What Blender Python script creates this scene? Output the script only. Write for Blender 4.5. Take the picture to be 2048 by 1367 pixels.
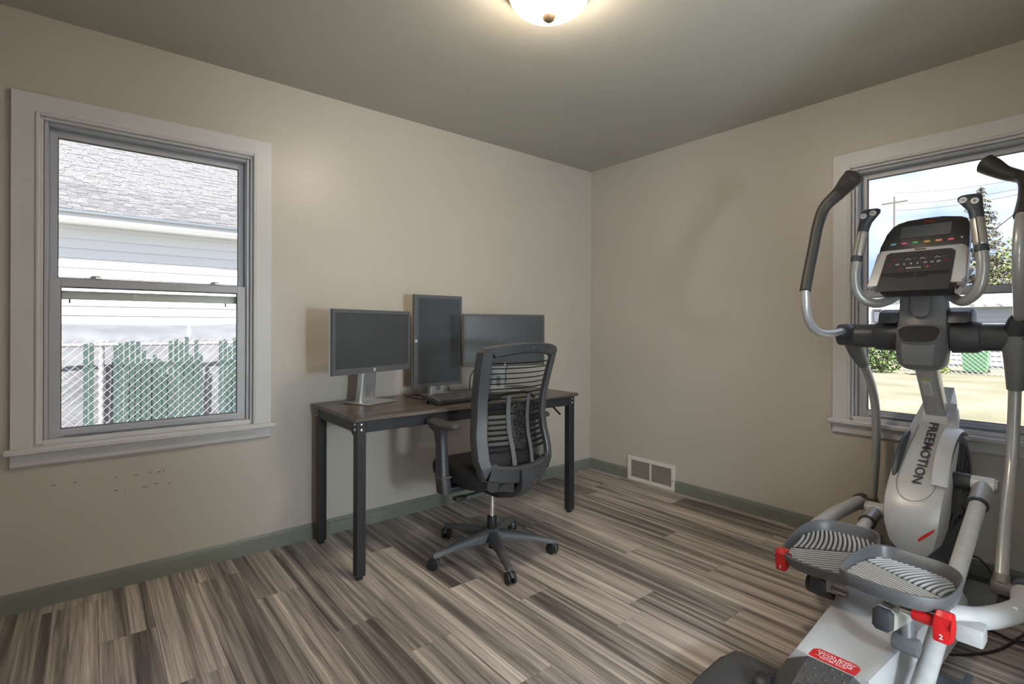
import bpy, bmesh, math, random
from mathutils import Vector, Matrix

for o in list(bpy.data.objects):
    bpy.data.objects.remove(o, do_unlink=True)
SC = bpy.context.scene
COL = SC.collection
random.seed(7)

# ------------------------------------------------------------------ camera
FPX, YAW, HORIZ, ROLL = 1027.83, 0.8841, 652.66, 0.0033
CAM = Vector((-3.1971, -2.8752, 1.1631))
FWD = Vector((math.cos(YAW), math.sin(YAW), 0))
RGT = Vector((FWD.y, -FWD.x, 0))
UP = Vector((0, 0, 1))
cd = bpy.data.cameras.new('camera')
cd.sensor_fit = 'HORIZONTAL'
cd.sensor_width = 36.0
cd.lens = FPX / 2048 * 36.0
cd.shift_y = -(683.5 - HORIZ) / 2048
cd.clip_start = 0.05
cd.clip_end = 300
cam = bpy.data.objects.new('camera', cd)
COL.objects.link(cam)
rx = RGT * math.cos(ROLL) + UP * math.sin(ROLL)
ry = UP * math.cos(ROLL) - RGT * math.sin(ROLL)
cam.matrix_world = Matrix(((rx.x, ry.x, -FWD.x, CAM.x), (rx.y, ry.y, -FWD.y, CAM.y),
                           (rx.z, ry.z, -FWD.z, CAM.z), (0, 0, 0, 1)))
SC.camera = cam


def on(u, v, ax, val):
    """point of the photograph's pixel (2048x1367) on the plane ax = val"""
    x, y = u - 1024, v - HORIZ
    x, y = x * math.cos(ROLL) + y * math.sin(ROLL), -x * math.sin(ROLL) + y * math.cos(ROLL)
    d = FWD + RGT * (x / FPX) - UP * (y / FPX)
    i = 'xyz'.index(ax)
    return CAM + d * ((val - CAM[i]) / d[i])


# ------------------------------------------------------------------ world, sun, exposure
w = bpy.data.worlds.new('sky')
SC.world = w
w.use_nodes = True
nt = w.node_tree
nt.nodes.clear()
out = nt.nodes.new('ShaderNodeOutputWorld')
bg = nt.nodes.new('ShaderNodeBackground')
tc = nt.nodes.new('ShaderNodeTexCoord')
mp = nt.nodes.new('ShaderNodeMapping')
mp.inputs['Scale'].default_value = (1.0, 1.0, 2.6)
mp.inputs['Location'].default_value = (0.35, 0.1, 0.0)
nz = nt.nodes.new('ShaderNodeTexNoise')
nz.inputs['Scale'].default_value = 3.2
nz.inputs['Detail'].default_value = 7
nz.inputs['Roughness'].default_value = 0.52
cr = nt.nodes.new('ShaderNodeValToRGB')
cr.color_ramp.elements[0].position = 0.45
cr.color_ramp.elements[0].color = (0.44, 0.60, 0.96, 1)
cr.color_ramp.elements[1].position = 0.64
cr.color_ramp.elements[1].color = (1.1, 1.12, 1.18, 1)
nt.links.new(tc.outputs['Generated'], mp.inputs['Vector'])
nt.links.new(mp.outputs['Vector'], nz.inputs['Vector'])
nt.links.new(nz.outputs['Fac'], cr.inputs['Fac'])
nt.links.new(cr.outputs['Color'], bg.inputs['Color'])
bg.inputs['Strength'].default_value = 0.80
nt.links.new(bg.outputs[0], out.inputs[0])

sd = bpy.data.lights.new('sun', 'SUN')
sd.energy = 15.5
sd.angle = 0.009
sd.color = (1.0, 0.96, 0.90)
sun = bpy.data.objects.new('sun', sd)
COL.objects.link(sun)
sun.location = (-6, -8, 14)
sun.rotation_euler = Vector((-0.38, -0.60, 0.70)).to_track_quat('Z', 'Y').to_euler()

LAMP_POWER = 42.0
HALL_FILL_POWER = 94.0
SC.view_settings.view_transform = 'Standard'
SC.view_settings.look = 'None'
SC.view_settings.gamma = 1.0
SC.view_settings.use_curve_mapping = False
SC.view_settings.exposure = 0.74

# ------------------------------------------------------------------ helpers
ORG = {}


def mesh_from(bm, name, smooth=True, angle=35):
    me = bpy.data.meshes.new(name)
    bmesh.ops.recalc_face_normals(bm, faces=bm.faces[:])
    bm.to_mesh(me)
    bm.free()
    if smooth:
        me.shade_smooth()
        me.set_sharp_from_angle(angle=math.radians(angle))
    return me


def obj(name, bm, mat=None, parent=None, smooth=True, angle=35, origin=None, kind=None):
    """link a bmesh given in world coordinates as one mesh object"""
    if parent is not None:
        o0 = ORG[parent.as_pointer()]
    else:
        o0 = Vector(origin) if origin is not None else Vector((0, 0, 0))
    bmesh.ops.translate(bm, verts=bm.verts[:], vec=-o0)
    me = mesh_from(bm, name, smooth, angle)
    o = bpy.data.objects.new(name, me)
    COL.objects.link(o)
    if parent is not None:
        o.parent = parent
    else:
        o.location = o0
    ORG[o.as_pointer()] = o0.copy()
    if mat is not None:
        me.materials.append(mat)
    if kind:
        o['kind'] = kind
    return o


def inst(name, me, loc, parent=None, rot=None, scale=None):
    """another object sharing mesh data, loc in world coordinates"""
    o = bpy.data.objects.new(name, me)
    COL.objects.link(o)
    loc = Vector(loc)
    if parent is not None:
        o.parent = parent
        o.location = loc - ORG[parent.as_pointer()]
    else:
        o.location = loc
    if rot is not None:
        o.rotation_euler = rot
    if scale is not None:
        o.scale = scale
    ORG[o.as_pointer()] = loc
    return o


def thing(name, label, cat, loc, group=None):
    o = bpy.data.objects.new(name, None)
    COL.objects.link(o)
    o.location = loc
    o.empty_display_size = 0.1
    ORG[o.as_pointer()] = Vector(loc)
    return tag(o, label, cat, group)


def tag(o, label, cat, group=None):
    o['label'] = label
    o['category'] = cat
    if group:
        o['group'] = group
    return o


def struct(name, bm, mat, **k):
    o = obj(name, bm, mat, **k)
    o['kind'] = 'structure'
    return o


def B():
    return bmesh.new()


def box(bm, p0, p1, bev=0.0, seg=1, M=None):
    x0, y0, z0 = [min(a, b) for a, b in zip(p0, p1)]
    x1, y1, z1 = [max(a, b) for a, b in zip(p0, p1)]
    vs = [bm.verts.new(c) for c in ((x0, y0, z0), (x1, y0, z0), (x1, y1, z0), (x0, y1, z0),
                                    (x0, y0, z1), (x1, y0, z1), (x1, y1, z1), (x0, y1, z1))]
    fs = [bm.faces.new([vs[i] for i in f]) for f in ((0, 3, 2, 1), (4, 5, 6, 7), (0, 1, 5, 4),
                                                     (1, 2, 6, 5), (2, 3, 7, 6), (3, 0, 4, 7))]
    allv = vs
    if bev > 0:
        es = list({e for f in fs for e in f.edges})
        r = bmesh.ops.bevel(bm, geom=es, offset=bev, segments=seg, profile=0.5, affect='EDGES')
        allv = list({v for f in r['faces'] for v in f.verts} | {v for v in vs if v.is_valid})
    if M is not None:
        bmesh.ops.transform(bm, matrix=M, verts=[v for v in allv if v.is_valid])
    return allv


def catmull(pts, n=6, closed=False):
    P = [Vector(p) for p in pts]
    N = len(P)
    res = []
    rng = range(N) if closed else range(N - 1)
    for i in rng:
        p1, p2 = P[i], P[(i + 1) % N]
        p0 = P[(i - 1) % N] if (closed or i > 0) else p1 + (p1 - p2)
        p3 = P[(i + 2) % N] if (closed or i + 2 < N) else p2 + (p2 - p1)
        for k in range(n):
            t = k / n
            res.append(0.5 * ((2 * p1) + (p2 - p0) * t + (2 * p0 - 5 * p1 + 4 * p2 - p3) * t * t
                              + (3 * p1 - p0 - 3 * p2 + p3) * t ** 3))
    if not closed:
        res.append(P[-1].copy())
    return res


def lerp_list(vals, m):
    out_ = []
    n = len(vals) - 1
    for i in range(m):
        t = i / (m - 1) * n
        k = min(int(t), n - 1)
        out_.append(vals[k] + (vals[k + 1] - vals[k]) * (t - k))
    return out_


def tube(bm, pts, r, seg=14, caps=True, ell=None, ref=None):
    """swept tube; r a number or one radius for each point; ell = second radius factor(s)"""
    P = [Vector(p) for p in pts]
    n = len(P)
    R = r if isinstance(r, (list, tuple)) else [r] * n
    if len(R) != n:
        R = lerp_list(list(R), n)
    E2 = ell if isinstance(ell, (list, tuple)) else [ell if ell else 1.0] * n
    if len(E2) != n:
        E2 = lerp_list(list(E2), n)
    T = []
    for i in range(n):
        a = P[max(i - 1, 0)]
        b = P[min(i + 1, n - 1)]
        T.append((b - a).normalized())
    u = Vector(ref) if ref is not None else (Vector((0, 0, 1)) if abs(T[0].z) < 0.9 else Vector((1, 0, 0)))
    u = (u - T[0] * u.dot(T[0])).normalized()
    rings = []
    for i in range(n):
        u = (u - T[i] * u.dot(T[i])).normalized()
        v = T[i].cross(u)
        rings.append([bm.verts.new(P[i] + u * (math.cos(2 * math.pi * k / seg) * R[i])
                                   + v * (math.sin(2 * math.pi * k / seg) * R[i] * E2[i])) for k in range(seg)])
    for i in range(n - 1):
        for k in range(seg):
            bm.faces.new((rings[i][k], rings[i][(k + 1) % seg], rings[i + 1][(k + 1) % seg], rings[i + 1][k]))
    if caps:
        bm.faces.new(rings[0][::-1])
        bm.faces.new(rings[-1])
    return rings


def cyl(bm, a, b, r, seg=20, r2=None, bev=0.0):
    a, b = Vector(a), Vector(b)
    r2 = r if r2 is None else r2
    if bev > 0:
        d = (b - a).normalized()
        L = (b - a).length
        return tube(bm, [a, a + d * bev * 0.3, a + d * bev, b - d * bev, b - d * bev * 0.3, b],
                    [r - bev, r - bev * 0.3, r, r2, r2 - bev * 0.3, r2 - bev], seg)
    return tube(bm, [a, b], [r, r2], seg)


def prism(bm, poly, vec, bev=0.0, seg=2):
    """closed polygon (3D points) extruded by vec"""
    vec = Vector(vec)
    a = [bm.verts.new(Vector(p)) for p in poly]
    b = [bm.verts.new(Vector(p) + vec) for p in poly]
    n = len(poly)
    fs = [bm.faces.new(a), bm.faces.new(b[::-1])]
    for i in range(n):
        fs.append(bm.faces.new((a[i], b[i], b[(i + 1) % n], a[(i + 1) % n])))
    if bev > 0:
        es = list(set(fs[0].edges) | set(fs[1].edges))
        bmesh.ops.bevel(bm, geom=es, offset=bev, segments=seg, profile=0.5, affect='EDGES', clamp_overlap=True)
    return a, b


def loft(bm, rings, closed=True, caps=True):
    VS = [[bm.verts.new(Vector(p)) for p in ring] for ring in rings]
    m = len(VS[0])
    for i in range(len(VS) - 1):
        for k in range(m if closed else m - 1):
            bm.faces.new((VS[i][k], VS[i][(k + 1) % m], VS[i + 1][(k + 1) % m], VS[i + 1][k]))
    if caps and closed:
        bm.faces.new(VS[0][::-1])
        bm.faces.new(VS[-1])
    return VS


def lathe(bm, prof, center, axis='z', seg=32):
    """prof list of (radius, height) around an axis through center"""
    c = Vector(center)
    A = {'x': (Vector((0, 1, 0)), Vector((0, 0, 1)), Vector((1, 0, 0))),
         'y': (Vector((1, 0, 0)), Vector((0, 0, 1)), Vector((0, 1, 0))),
         'z': (Vector((1, 0, 0)), Vector((0, 1, 0)), Vector((0, 0, 1)))}[axis]
    rings = [[c + A[0] * (max(r, 1e-4) * math.cos(2 * math.pi * k / seg))
              + A[1] * (max(r, 1e-4) * math.sin(2 * math.pi * k / seg)) + A[2] * h for k in range(seg)] for r, h in prof]
    loft(bm, rings)


def text(name, body, M, size, mat, parent, depth=0.0006, sx=1.0, align='CENTER', offset=0.0):
    cu = bpy.data.curves.new(name, 'FONT')
    cu.body = body
    cu.size = size
    cu.extrude = depth
    cu.offset = offset
    cu.align_x = align
    cu.align_y = 'CENTER'
    cu.resolution_u = 3
    t = bpy.data.objects.new(name, cu)
    COL.objects.link(t)
    dg = bpy.context.evaluated_depsgraph_get()
    me = bpy.data.meshes.new_from_object(t.evaluated_get(dg))
    bpy.data.objects.remove(t, do_unlink=True)
    bm = B()
    bm.from_mesh(me)
    bpy.data.meshes.remove(me)
    bmesh.ops.transform(bm, matrix=M @ Matrix.Diagonal((sx, 1, 1, 1)), verts=bm.verts[:])
    return obj(name, bm, mat, parent, smooth=False)


def frame_matrix(o, x, y):
    x = Vector(x).normalized()
    y = Vector(y)
    y = (y - x * y.dot(x)).normalized()
    z = x.cross(y)
    o = Vector(o)
    return Matrix(((x.x, y.x, z.x, o.x), (x.y, y.y, z.y, o.y), (x.z, y.z, z.z, o.z), (0, 0, 0, 1)))


# ------------------------------------------------------------------ materials
MATS = {}


def mat(name, col, rough=0.5, metal=0.0, var=0.0, vscale=8.0, bump=0.0, bscale=200.0, spec=0.5, coat=0.0, vcol=None,
        stretch=None):
    if name in MATS:
        return MATS[name]
    m = bpy.data.materials.new(name)
    m.use_nodes = True
    n = m.node_tree
    p = n.nodes['Principled BSDF']
    p.inputs['Base Color'].default_value = (*col, 1)
    p.inputs['Roughness'].default_value = rough
    p.inputs['Metallic'].default_value = metal
    p.inputs['Specular IOR Level'].default_value = spec
    p.inputs['Coat Weight'].default_value = coat
    tcn = n.nodes.new('ShaderNodeTexCoord')
    src = tcn.outputs['Object']
    if stretch:
        mpn = n.nodes.new('ShaderNodeMapping')
        mpn.inputs['Scale'].default_value = stretch
        n.links.new(src, mpn.inputs['Vector'])
        src = mpn.outputs['Vector']
    if var > 0 or vcol is not None:
        q = n.nodes.new('ShaderNodeTexNoise')
        q.inputs['Scale'].default_value = vscale
        q.inputs['Detail'].default_value = 5
        n.links.new(src, q.inputs['Vector'])
        c = n.nodes.new('ShaderNodeValToRGB')
        c.color_ramp.elements[0].position = 0.3
        c.color_ramp.elements[1].position = 0.7
        lo = [max(0, a * (1 - var)) for a in col]
        hi = [min(1, a * (1 + var)) for a in col] if vcol is None else vcol
        c.color_ramp.elements[0].color = (*lo, 1)
        c.color_ramp.elements[1].color = (*hi, 1)
        n.links.new(q.outputs['Fac'], c.inputs['Fac'])
        n.links.new(c.outputs['Color'], p.inputs['Base Color'])
    if bump > 0:
        q2 = n.nodes.new('ShaderNodeTexNoise')
        q2.inputs['Scale'].default_value = bscale
        q2.inputs['Detail'].default_value = 3
        n.links.new(src, q2.inputs['Vector'])
        bn = n.nodes.new('ShaderNodeBump')
        bn.inputs['Strength'].default_value = bump
        bn.inputs['Distance'].default_value = 0.002
        n.links.new(q2.outputs['Fac'], bn.inputs['Height'])
        n.links.new(bn.outputs['Normal'], p.inputs['Normal'])
    MATS[name] = m
    return m


def emis(name, col, strength):
    m = bpy.data.materials.new(name)
    m.use_nodes = True
    p = m.node_tree.nodes['Principled BSDF']
    p.inputs['Base Color'].default_value = (*[min(1, c) for c in col], 1)
    p.inputs['Emission Color'].default_value = (*col, 1)
    p.inputs['Emission Strength'].default_value = strength
    return m


def glass_mat(name, tint=(1, 1, 1), refl=0.07):
    m = bpy.data.materials.new(name)
    m.use_nodes = True
    n = m.node_tree
    n.nodes.clear()
    o = n.nodes.new('ShaderNodeOutputMaterial')
    mx = n.nodes.new('ShaderNodeMixShader')
    tr = n.nodes.new('ShaderNodeBsdfTransparent')
    gl = n.nodes.new('ShaderNodeBsdfGlossy')
    gl.inputs['Roughness'].default_value = 0.02
    tr.inputs['Color'].default_value = (*tint, 1)
    lw = n.nodes.new('ShaderNodeLayerWeight')
    lw.inputs['Blend'].default_value = 0.12
    mu = n.nodes.new('ShaderNodeMath')
    mu.operation = 'MULTIPLY'
    mu.inputs[1].default_value = refl * 4
    n.links.new(lw.outputs['Fresnel'], mu.inputs[0])
    n.links.new(mu.outputs[0], mx.inputs['Fac'])
    n.links.new(tr.outputs[0], mx.inputs[1])
    n.links.new(gl.outputs[0], mx.inputs[2])
    n.links.new(mx.outputs[0], o.inputs[0])
    return m


def net_mat(name, col, cover, scale=None, rough=0.6, axis_scale=None):
    """woven net: a fabric colour where there is thread, open between (cover = share of thread)"""
    m = bpy.data.materials.new(name)
    m.use_nodes = True
    n = m.node_tree
    n.nodes.clear()
    o = n.nodes.new('ShaderNodeOutputMaterial')
    mx = n.nodes.new('ShaderNodeMixShader')
    tr = n.nodes.new('ShaderNodeBsdfTransparent')
    df = n.nodes.new('ShaderNodeBsdfPrincipled')
    df.inputs['Base Color'].default_value = (*col, 1)
    df.inputs['Roughness'].default_value = rough
    mx.inputs['Fac'].default_value = cover
    if scale:
        tcn = n.nodes.new('ShaderNodeTexCoord')
        mpn = n.nodes.new('ShaderNodeMapping')
        mpn.inputs['Scale'].default_value = axis_scale or (1, 1, 1)
        vo = n.nodes.new('ShaderNodeTexVoronoi')
        vo.inputs['Scale'].default_value = scale
        vo.feature = 'DISTANCE_TO_EDGE'
        lt = n.nodes.new('ShaderNodeMath')
        lt.operation = 'LESS_THAN'
        lt.inputs[1].default_value = cover * 0.5
        n.links.new(tcn.outputs['Object'], mpn.inputs['Vector'])
        n.links.new(mpn.outputs['Vector'], vo.inputs['Vector'])
        n.links.new(vo.outputs['Distance'], lt.inputs[0])
        n.links.new(lt.outputs[0], mx.inputs['Fac'])
    n.links.new(tr.outputs[0], mx.inputs[1])
    n.links.new(df.outputs[0], mx.inputs[2])
    n.links.new(mx.outputs[0], o.inputs[0])
    return m


def plank_mat(name, cols, seed_scale=1.0, along='y', rough=0.38):
    """streaky wood-look laminate: long grain along one axis, tone by object"""
    m = bpy.data.materials.new(name)
    m.use_nodes = True
    n = m.node_tree
    L = n.links
    p = n.nodes['Principled BSDF']
    tcn = n.nodes.new('ShaderNodeTexCoord')
    oi = n.nodes.new('ShaderNodeObjectInfo')
    ml = n.nodes.new('ShaderNodeMath')
    ml.operation = 'MULTIPLY'
    ml.inputs[1].default_value = 37.0
    L.new(oi.outputs['Random'], ml.inputs[0])
    ad = n.nodes.new('ShaderNodeVectorMath')
    ad.operation = 'ADD'
    L.new(tcn.outputs['Object'], ad.inputs[0])
    cx = n.nodes.new('ShaderNodeCombineXYZ')
    for k in range(3):
        L.new(ml.outputs[0], cx.inputs[k])
    L.new(cx.outputs[0], ad.inputs[1])

    def noise(scale_vec, scale, detail, dist=0.0, rgh=0.5):
        mpn = n.nodes.new('ShaderNodeMapping')
        mpn.inputs['Scale'].default_value = scale_vec
        L.new(ad.outputs[0], mpn.inputs['Vector'])
        q = n.nodes.new('ShaderNodeTexNoise')
        q.inputs['Scale'].default_value = scale
        q.inputs['Detail'].default_value = detail
        q.inputs['Distortion'].default_value = dist
        q.inputs['Roughness'].default_value = rgh
        L.new(mpn.outputs[0], q.inputs['Vector'])
        return q
    lon = (1.0, 0.026, 1.0) if along == 'y' else (0.026, 1.0, 1.0)
    lon2 = (1.0, 0.012, 1.0) if along == 'y' else (0.012, 1.0, 1.0)
    a = noise(lon, 24.0 * seed_scale, 3, 0.7)        # broad bands
    b = noise(lon2, 130.0 * seed_scale, 4, 0.4, 0.65)  # fine grain
    c = noise(lon, 46.0 * seed_scale, 3, 1.5)        # cathedral figure
    r1 = n.nodes.new('ShaderNodeValToRGB')
    e = r1.color_ramp.elements
    e[0].position = 0.33
    e[0].color = (*cols[0], 1)
    e[1].position = 0.68
    e[1].color = (*cols[2], 1)
    k = e.new(0.48)
    k.color = (*cols[1], 1)
    # band value + tone offset by plank
    of = n.nodes.new('ShaderNodeMapRange')
    of.inputs['To Min'].default_value = -0.10
    of.inputs['To Max'].default_value = 0.10
    L.new(oi.outputs['Random'], of.inputs['Value'])
    s1 = n.nodes.new('ShaderNodeMath')
    s1.operation = 'ADD'
    L.new(a.outputs['Fac'], s1.inputs[0])
    L.new(of.outputs[0], s1.inputs[1])
    L.new(s1.outputs[0], r1.inputs['Fac'])
    r2 = n.nodes.new('ShaderNodeValToRGB')
    r2.color_ramp.elements[0].position = 0.30
    r2.color_ramp.elements[0].color = (0.52, 0.52, 0.52, 1)
    r2.color_ramp.elements[1].position = 0.66
    r2.color_ramp.elements[1].color = (1.22, 1.21, 1.20, 1)
    L.new(b.outputs['Fac'], r2.inputs['Fac'])
    r3 = n.nodes.new('ShaderNodeValToRGB')
    r3.color_ramp.elements[0].position = 0.36
    r3.color_ramp.elements[0].color = (0.62, 0.62, 0.63, 1)
    r3.color_ramp.elements[1].position = 0.50
    r3.color_ramp.elements[1].color = (1.05, 1.05, 1.05, 1)
    L.new(c.outputs['Fac'], r3.inputs['Fac'])
    m1 = n.nodes.new('ShaderNodeMix')
    m1.data_type = 'RGBA'
    m1.blend_type = 'MULTIPLY'
    m1.inputs[0].default_value = 1.0
    L.new(r1.outputs['Color'], m1.inputs[6])
    L.new(r2.outputs['Color'], m1.inputs[7])
    m2 = n.nodes.new('ShaderNodeMix')
    m2.data_type = 'RGBA'
    m2.blend_type = 'MULTIPLY'
    m2.inputs[0].default_value = 1.0
    L.new(m1.outputs[2], m2.inputs[6])
    L.new(r3.outputs['Color'], m2.inputs[7])
    L.new(m2.outputs[2], p.inputs['Base Color'])
    p.inputs['Roughness'].default_value = rough
    bn = n.nodes.new('ShaderNodeBump')
    bn.inputs['Strength'].default_value = 0.25
    bn.inputs['Distance'].default_value = 0.0006
    L.new(b.outputs['Fac'], bn.inputs['Height'])
    L.new(bn.outputs['Normal'], p.inputs['Normal'])
    return m


M_WALL = mat('wall_paint', (0.555, 0.512, 0.452), 0.36, var=0.03, vscale=1.6, bump=0.10, bscale=180)
M_CEIL = mat('ceiling_paint', (0.49, 0.475, 0.42), 0.62, var=0.04, vscale=1.2, bump=0.08, bscale=150, spec=0.3)
M_TRIM = mat('white_trim_paint', (0.66, 0.66, 0.665), 0.35, var=0.02, vscale=6)
M_BASE = mat('sage_baseboard_paint', (0.215, 0.228, 0.195), 0.42, var=0.05, vscale=5)
M_VINYL = mat('window_vinyl', (0.52, 0.54, 0.60), 0.35)
M_VINYLD = mat('window_track', (0.36, 0.39, 0.44), 0.4)
M_GASKET = mat('glazing_gasket', (0.03, 0.03, 0.035), 0.5)
M_GLASS = glass_mat('window_glass')
M_PLANK = plank_mat('vinyl_plank', ((0.150, 0.130, 0.119), (0.400, 0.345, 0.310), (0.68, 0.60, 0.545)))
M_DESKTOP = plank_mat('desk_laminate', ((0.034, 0.026, 0.021), (0.088, 0.068, 0.055), (0.18, 0.148, 0.125)), 0.8, 'x', 0.30)
M_BLACKM = mat('black_powder_coat', (0.022, 0.023, 0.027), 0.45, bump=0.05, bscale=300)
M_STEEL = mat('bright_steel', (0.62, 0.62, 0.62), 0.22, 1.0)
M_CHROME = mat('chrome', (0.75, 0.75, 0.76), 0.08, 1.0)
M_ALU = mat('brushed_aluminium', (0.60, 0.61, 0.63), 0.34, 0.75, var=0.03, vscale=20)
M_BEZEL = mat('monitor_bezel', (0.105, 0.110, 0.118), 0.45)
M_BEZELR = mat('monitor_bezel_brown', (0.075, 0.072, 0.070), 0.45)
M_SCREEN = mat('dark_screen', (0.046, 0.053, 0.060), 0.34, spec=0.9, var=0.10, vscale=5)
M_SHELL = mat('monitor_back_shell', (0.70, 0.71, 0.72), 0.4)
M_LOGO = mat('logo_white', (0.75, 0.75, 0.76), 0.35)
M_INK = mat('dark_ink', (0.03, 0.03, 0.035), 0.5)
M_WHITEINK = mat('white_ink', (0.80, 0.80, 0.80), 0.5)
M_KEYB = mat('keyboard_black', (0.016, 0.017, 0.020), 0.45)
M_KEY = mat('key_cap_black', (0.10, 0.103, 0.11), 0.35)
M_CABLE = mat('black_cable', (0.014, 0.014, 0.015), 0.45)
M_CHFR = mat('chair_frame_plastic', (0.056, 0.058, 0.063), 0.38, bump=0.06, bscale=400)
M_CHBASE = mat('chair_base_nylon', (0.095, 0.097, 0.102), 0.42, bump=0.06, bscale=400)
M_CHFAB = mat('chair_seat_fabric', (0.012, 0.012, 0.013), 0.85, bump=0.3, bscale=600)
M_CHPAD = mat('armrest_pad', (0.060, 0.060, 0.064), 0.55)
M_STRAP = mat('lumbar_strap_grey', (0.11, 0.11, 0.115), 0.55)
M_NETA = net_mat('chair_net_open', (0.02, 0.02, 0.021), 0.14)
M_NETB = net_mat('chair_net_dense', (0.02, 0.02, 0.021), 0.42)
M_NETL = net_mat('chair_net_lumbar', (0.018, 0.018, 0.02), 0.28)
M_NETLINE = mat('chair_net_bands', (0.009, 0.009, 0.010), 0.8)
M_PERF = net_mat('lumbar_pad_perforated', (0.022, 0.022, 0.024), 0.36, 75.0, 0.5)

# ------------------------------------------------------------------ room shell
H = 2.44
XL, YR = -3.80, -3.12          # far ends of the two visible walls (out of view)
T = 0.16
# window openings: (start, end) along the wall, z range
W1 = (-3.362, -2.556)
W2 = (-2.690, -1.884)
WZ = (0.672, 2.025)


def wall_with_opening(name, fixed_axis, inner, outer, a0, a1, op):
    bm = B()
    spans = []
    if op:
        spans = [((a0, op[0]), (-0.1, H)), ((op[1], a1), (-0.1, H)), ((op[0], op[1]), (-0.1, WZ[0])), ((op[0], op[1]), (WZ[1], H))]
    else:
        spans = [((a0, a1), (-0.1, H))]
    for (s0, s1), (z0, z1) in spans:
        if fixed_axis == 'y':
            box(bm, (s0, inner, z0), (s1, outer, z1))
        else:
            box(bm, (inner, s0, z0), (outer, s1, z1))
    return struct(name, bm, M_WALL, smooth=False)


wall_with_opening('wall_left', 'y', 0.0, T, XL - T, T, W1)
wall_with_opening('wall_right', 'x', 0.0, T, YR - T, 0.0, W2)
FILL_DOOR = (-2.45, -1.55, 2.05)  # opening added in the unseen wall to let the hall fill light through
bm = B()
for p0, p1 in (((XL - T, YR, -0.1), (FILL_DOOR[0], YR - T, H)), ((FILL_DOOR[1], YR, -0.1), (0.0, YR - T, H)), ((FILL_DOOR[0], YR, FILL_DOOR[2]), (FILL_DOOR[1], YR - T, H)), ((FILL_DOOR[0], YR, -0.1), (FILL_DOOR[1], YR - T, -0.0))):
    box(bm, p0, p1)
struct('wall_rear', bm, M_WALL, smooth=False)
# hallway added out of view behind the camera, to house a fill light
bm = B()
HY0, HY1, HX0_, HX1_ = YR - T, YR - T - 1.6, -3.2, -0.8
for p0, p1 in (((HX0_, HY0, -0.1), (HX1_, HY1, 0.0)), ((HX0_, HY1, -0.1), (HX1_, HY1 - 0.1, H)), ((HX0_ - 0.1, HY0, -0.1), (HX0_, HY1 - 0.1, H)),
               ((HX1_, HY0, -0.1), (HX1_ + 0.1, HY1 - 0.1, H)), ((HX0_ - 0.1, HY0, H), (HX1_ + 0.1, HY1 - 0.1, H + 0.1))):
    box(bm, p0, p1)
struct('wall_added_hall', bm, mat('added_hall_white', (0.78, 0.78, 0.77), 0.6), smooth=False)
wall_with_opening('wall_near', 'x', XL, XL - T, YR, 0.0, None)
bm = B()
box(bm, (XL - T, YR - T, H), (T, T, H + 0.2))
struct('ceiling', bm, M_CEIL, smooth=False)
bm = B()
box(bm, (XL, YR, -0.10), (0, 0, -0.008))
floor = struct('floor', bm, mat('subfloor', (0.03, 0.025, 0.02), 0.8), smooth=False)

# floor planks: columns 0.1728 m wide running along y, joints read from the photograph
PW = 0.1728
JOINT = {0: -0.92, 1: -1.583, 2: -0.45, 3: -1.21, 4: -1.583, 5: -1.205, 6: -0.62, 7: -0.30, 8: -1.59, 9: -1.21, 10: -0.937,
         11: -1.597, 12: -1.226, 13: -0.94, 14: -0.50, 15: -1.40, 16: -0.90, 17: -0.47, 18: -1.3, 19: -0.85, 20: -1.6, 21: -1.1}
PL = 1.22
plank_cache = {}


def plank(x0, x1, y0, y1):
    x0, x1, y0, y1 = max(x0, XL), min(x1, 0), max(y0, YR), min(y1, 0)
    if x1 - x0 < 0.01 or y1 - y0 < 0.01:
        return
    w_, l_ = round(x1 - x0, 4), round(y1 - y0, 4)
    if (w_, l_) not in plank_cache:
        b_ = B()
        g = 0.0004
        box(b_, (-w_ / 2 + g, -l_ / 2 + g, -0.008), (w_ / 2 - g, l_ / 2 - g, 0.0), 0.0008)
        me = mesh_from(b_, 'plank', False)
        me.materials.append(M_PLANK)
        plank_cache[(w_, l_)] = me
    inst('plank', plank_cache[(w_, l_)], ((x0 + x1) / 2, (y0 + y1) / 2, 0), floor)


plank(-0.061, 0, -0.35, 0)
plank(-0.061, 0, -0.35 - PL, -0.35)
plank(-0.061, 0, YR, -0.35 - PL)
for k in range(22):
    xa = -0.061 - PW * (k + 1)
    j = JOINT[k]
    while j < 0:
        j += PL
    while j > YR:
        plank(xa, xa + PW, j - PL, j)
        j -= PL

# baseboards with a small ogee top
BBH = 0.083


def baseboard(name, p, q, nrm):
    """runs from p to q on the floor; nrm points into the room"""
    p, q, nrm = Vector(p), Vector(q), Vector(nrm)
    prof = [(0, 0), (0.013, 0), (0.013, BBH - 0.020), (0.0125, BBH - 0.0185), (0.0085, BBH - 0.017), (0.0080, BBH - 0.012),
            (0.0055, BBH - 0.003), (0.003, BBH), (0, BBH)]
    b_ = B()
    loft(b_, [[e + nrm * a + UP * z for a, z in prof] for e in (p, q)])
    return struct(name, b_, M_BASE, smooth=False)


baseboard('baseboard_left', (XL, 0, 0), (0, 0, 0), (0, -1, 0))
VENT_Y = (-0.396, -0.803)
baseboard('baseboard_right', (0, VENT_Y[0] + 0.004, 0), (0, 0, 0), (-1, 0, 0))
baseboard('baseboard_right', (0, YR, 0), (0, VENT_Y[1] - 0.004, 0), (-1, 0, 0))
baseboard('baseboard_rear', (FILL_DOOR[1], YR, 0), (0, YR, 0), (0, 1, 0))
baseboard('baseboard_rear', (XL, YR, 0), (FILL_DOOR[0], YR, 0), (0, 1, 0))
baseboard('baseboard_near', (XL, YR, 0), (XL, 0, 0), (1, 0, 0))


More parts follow.
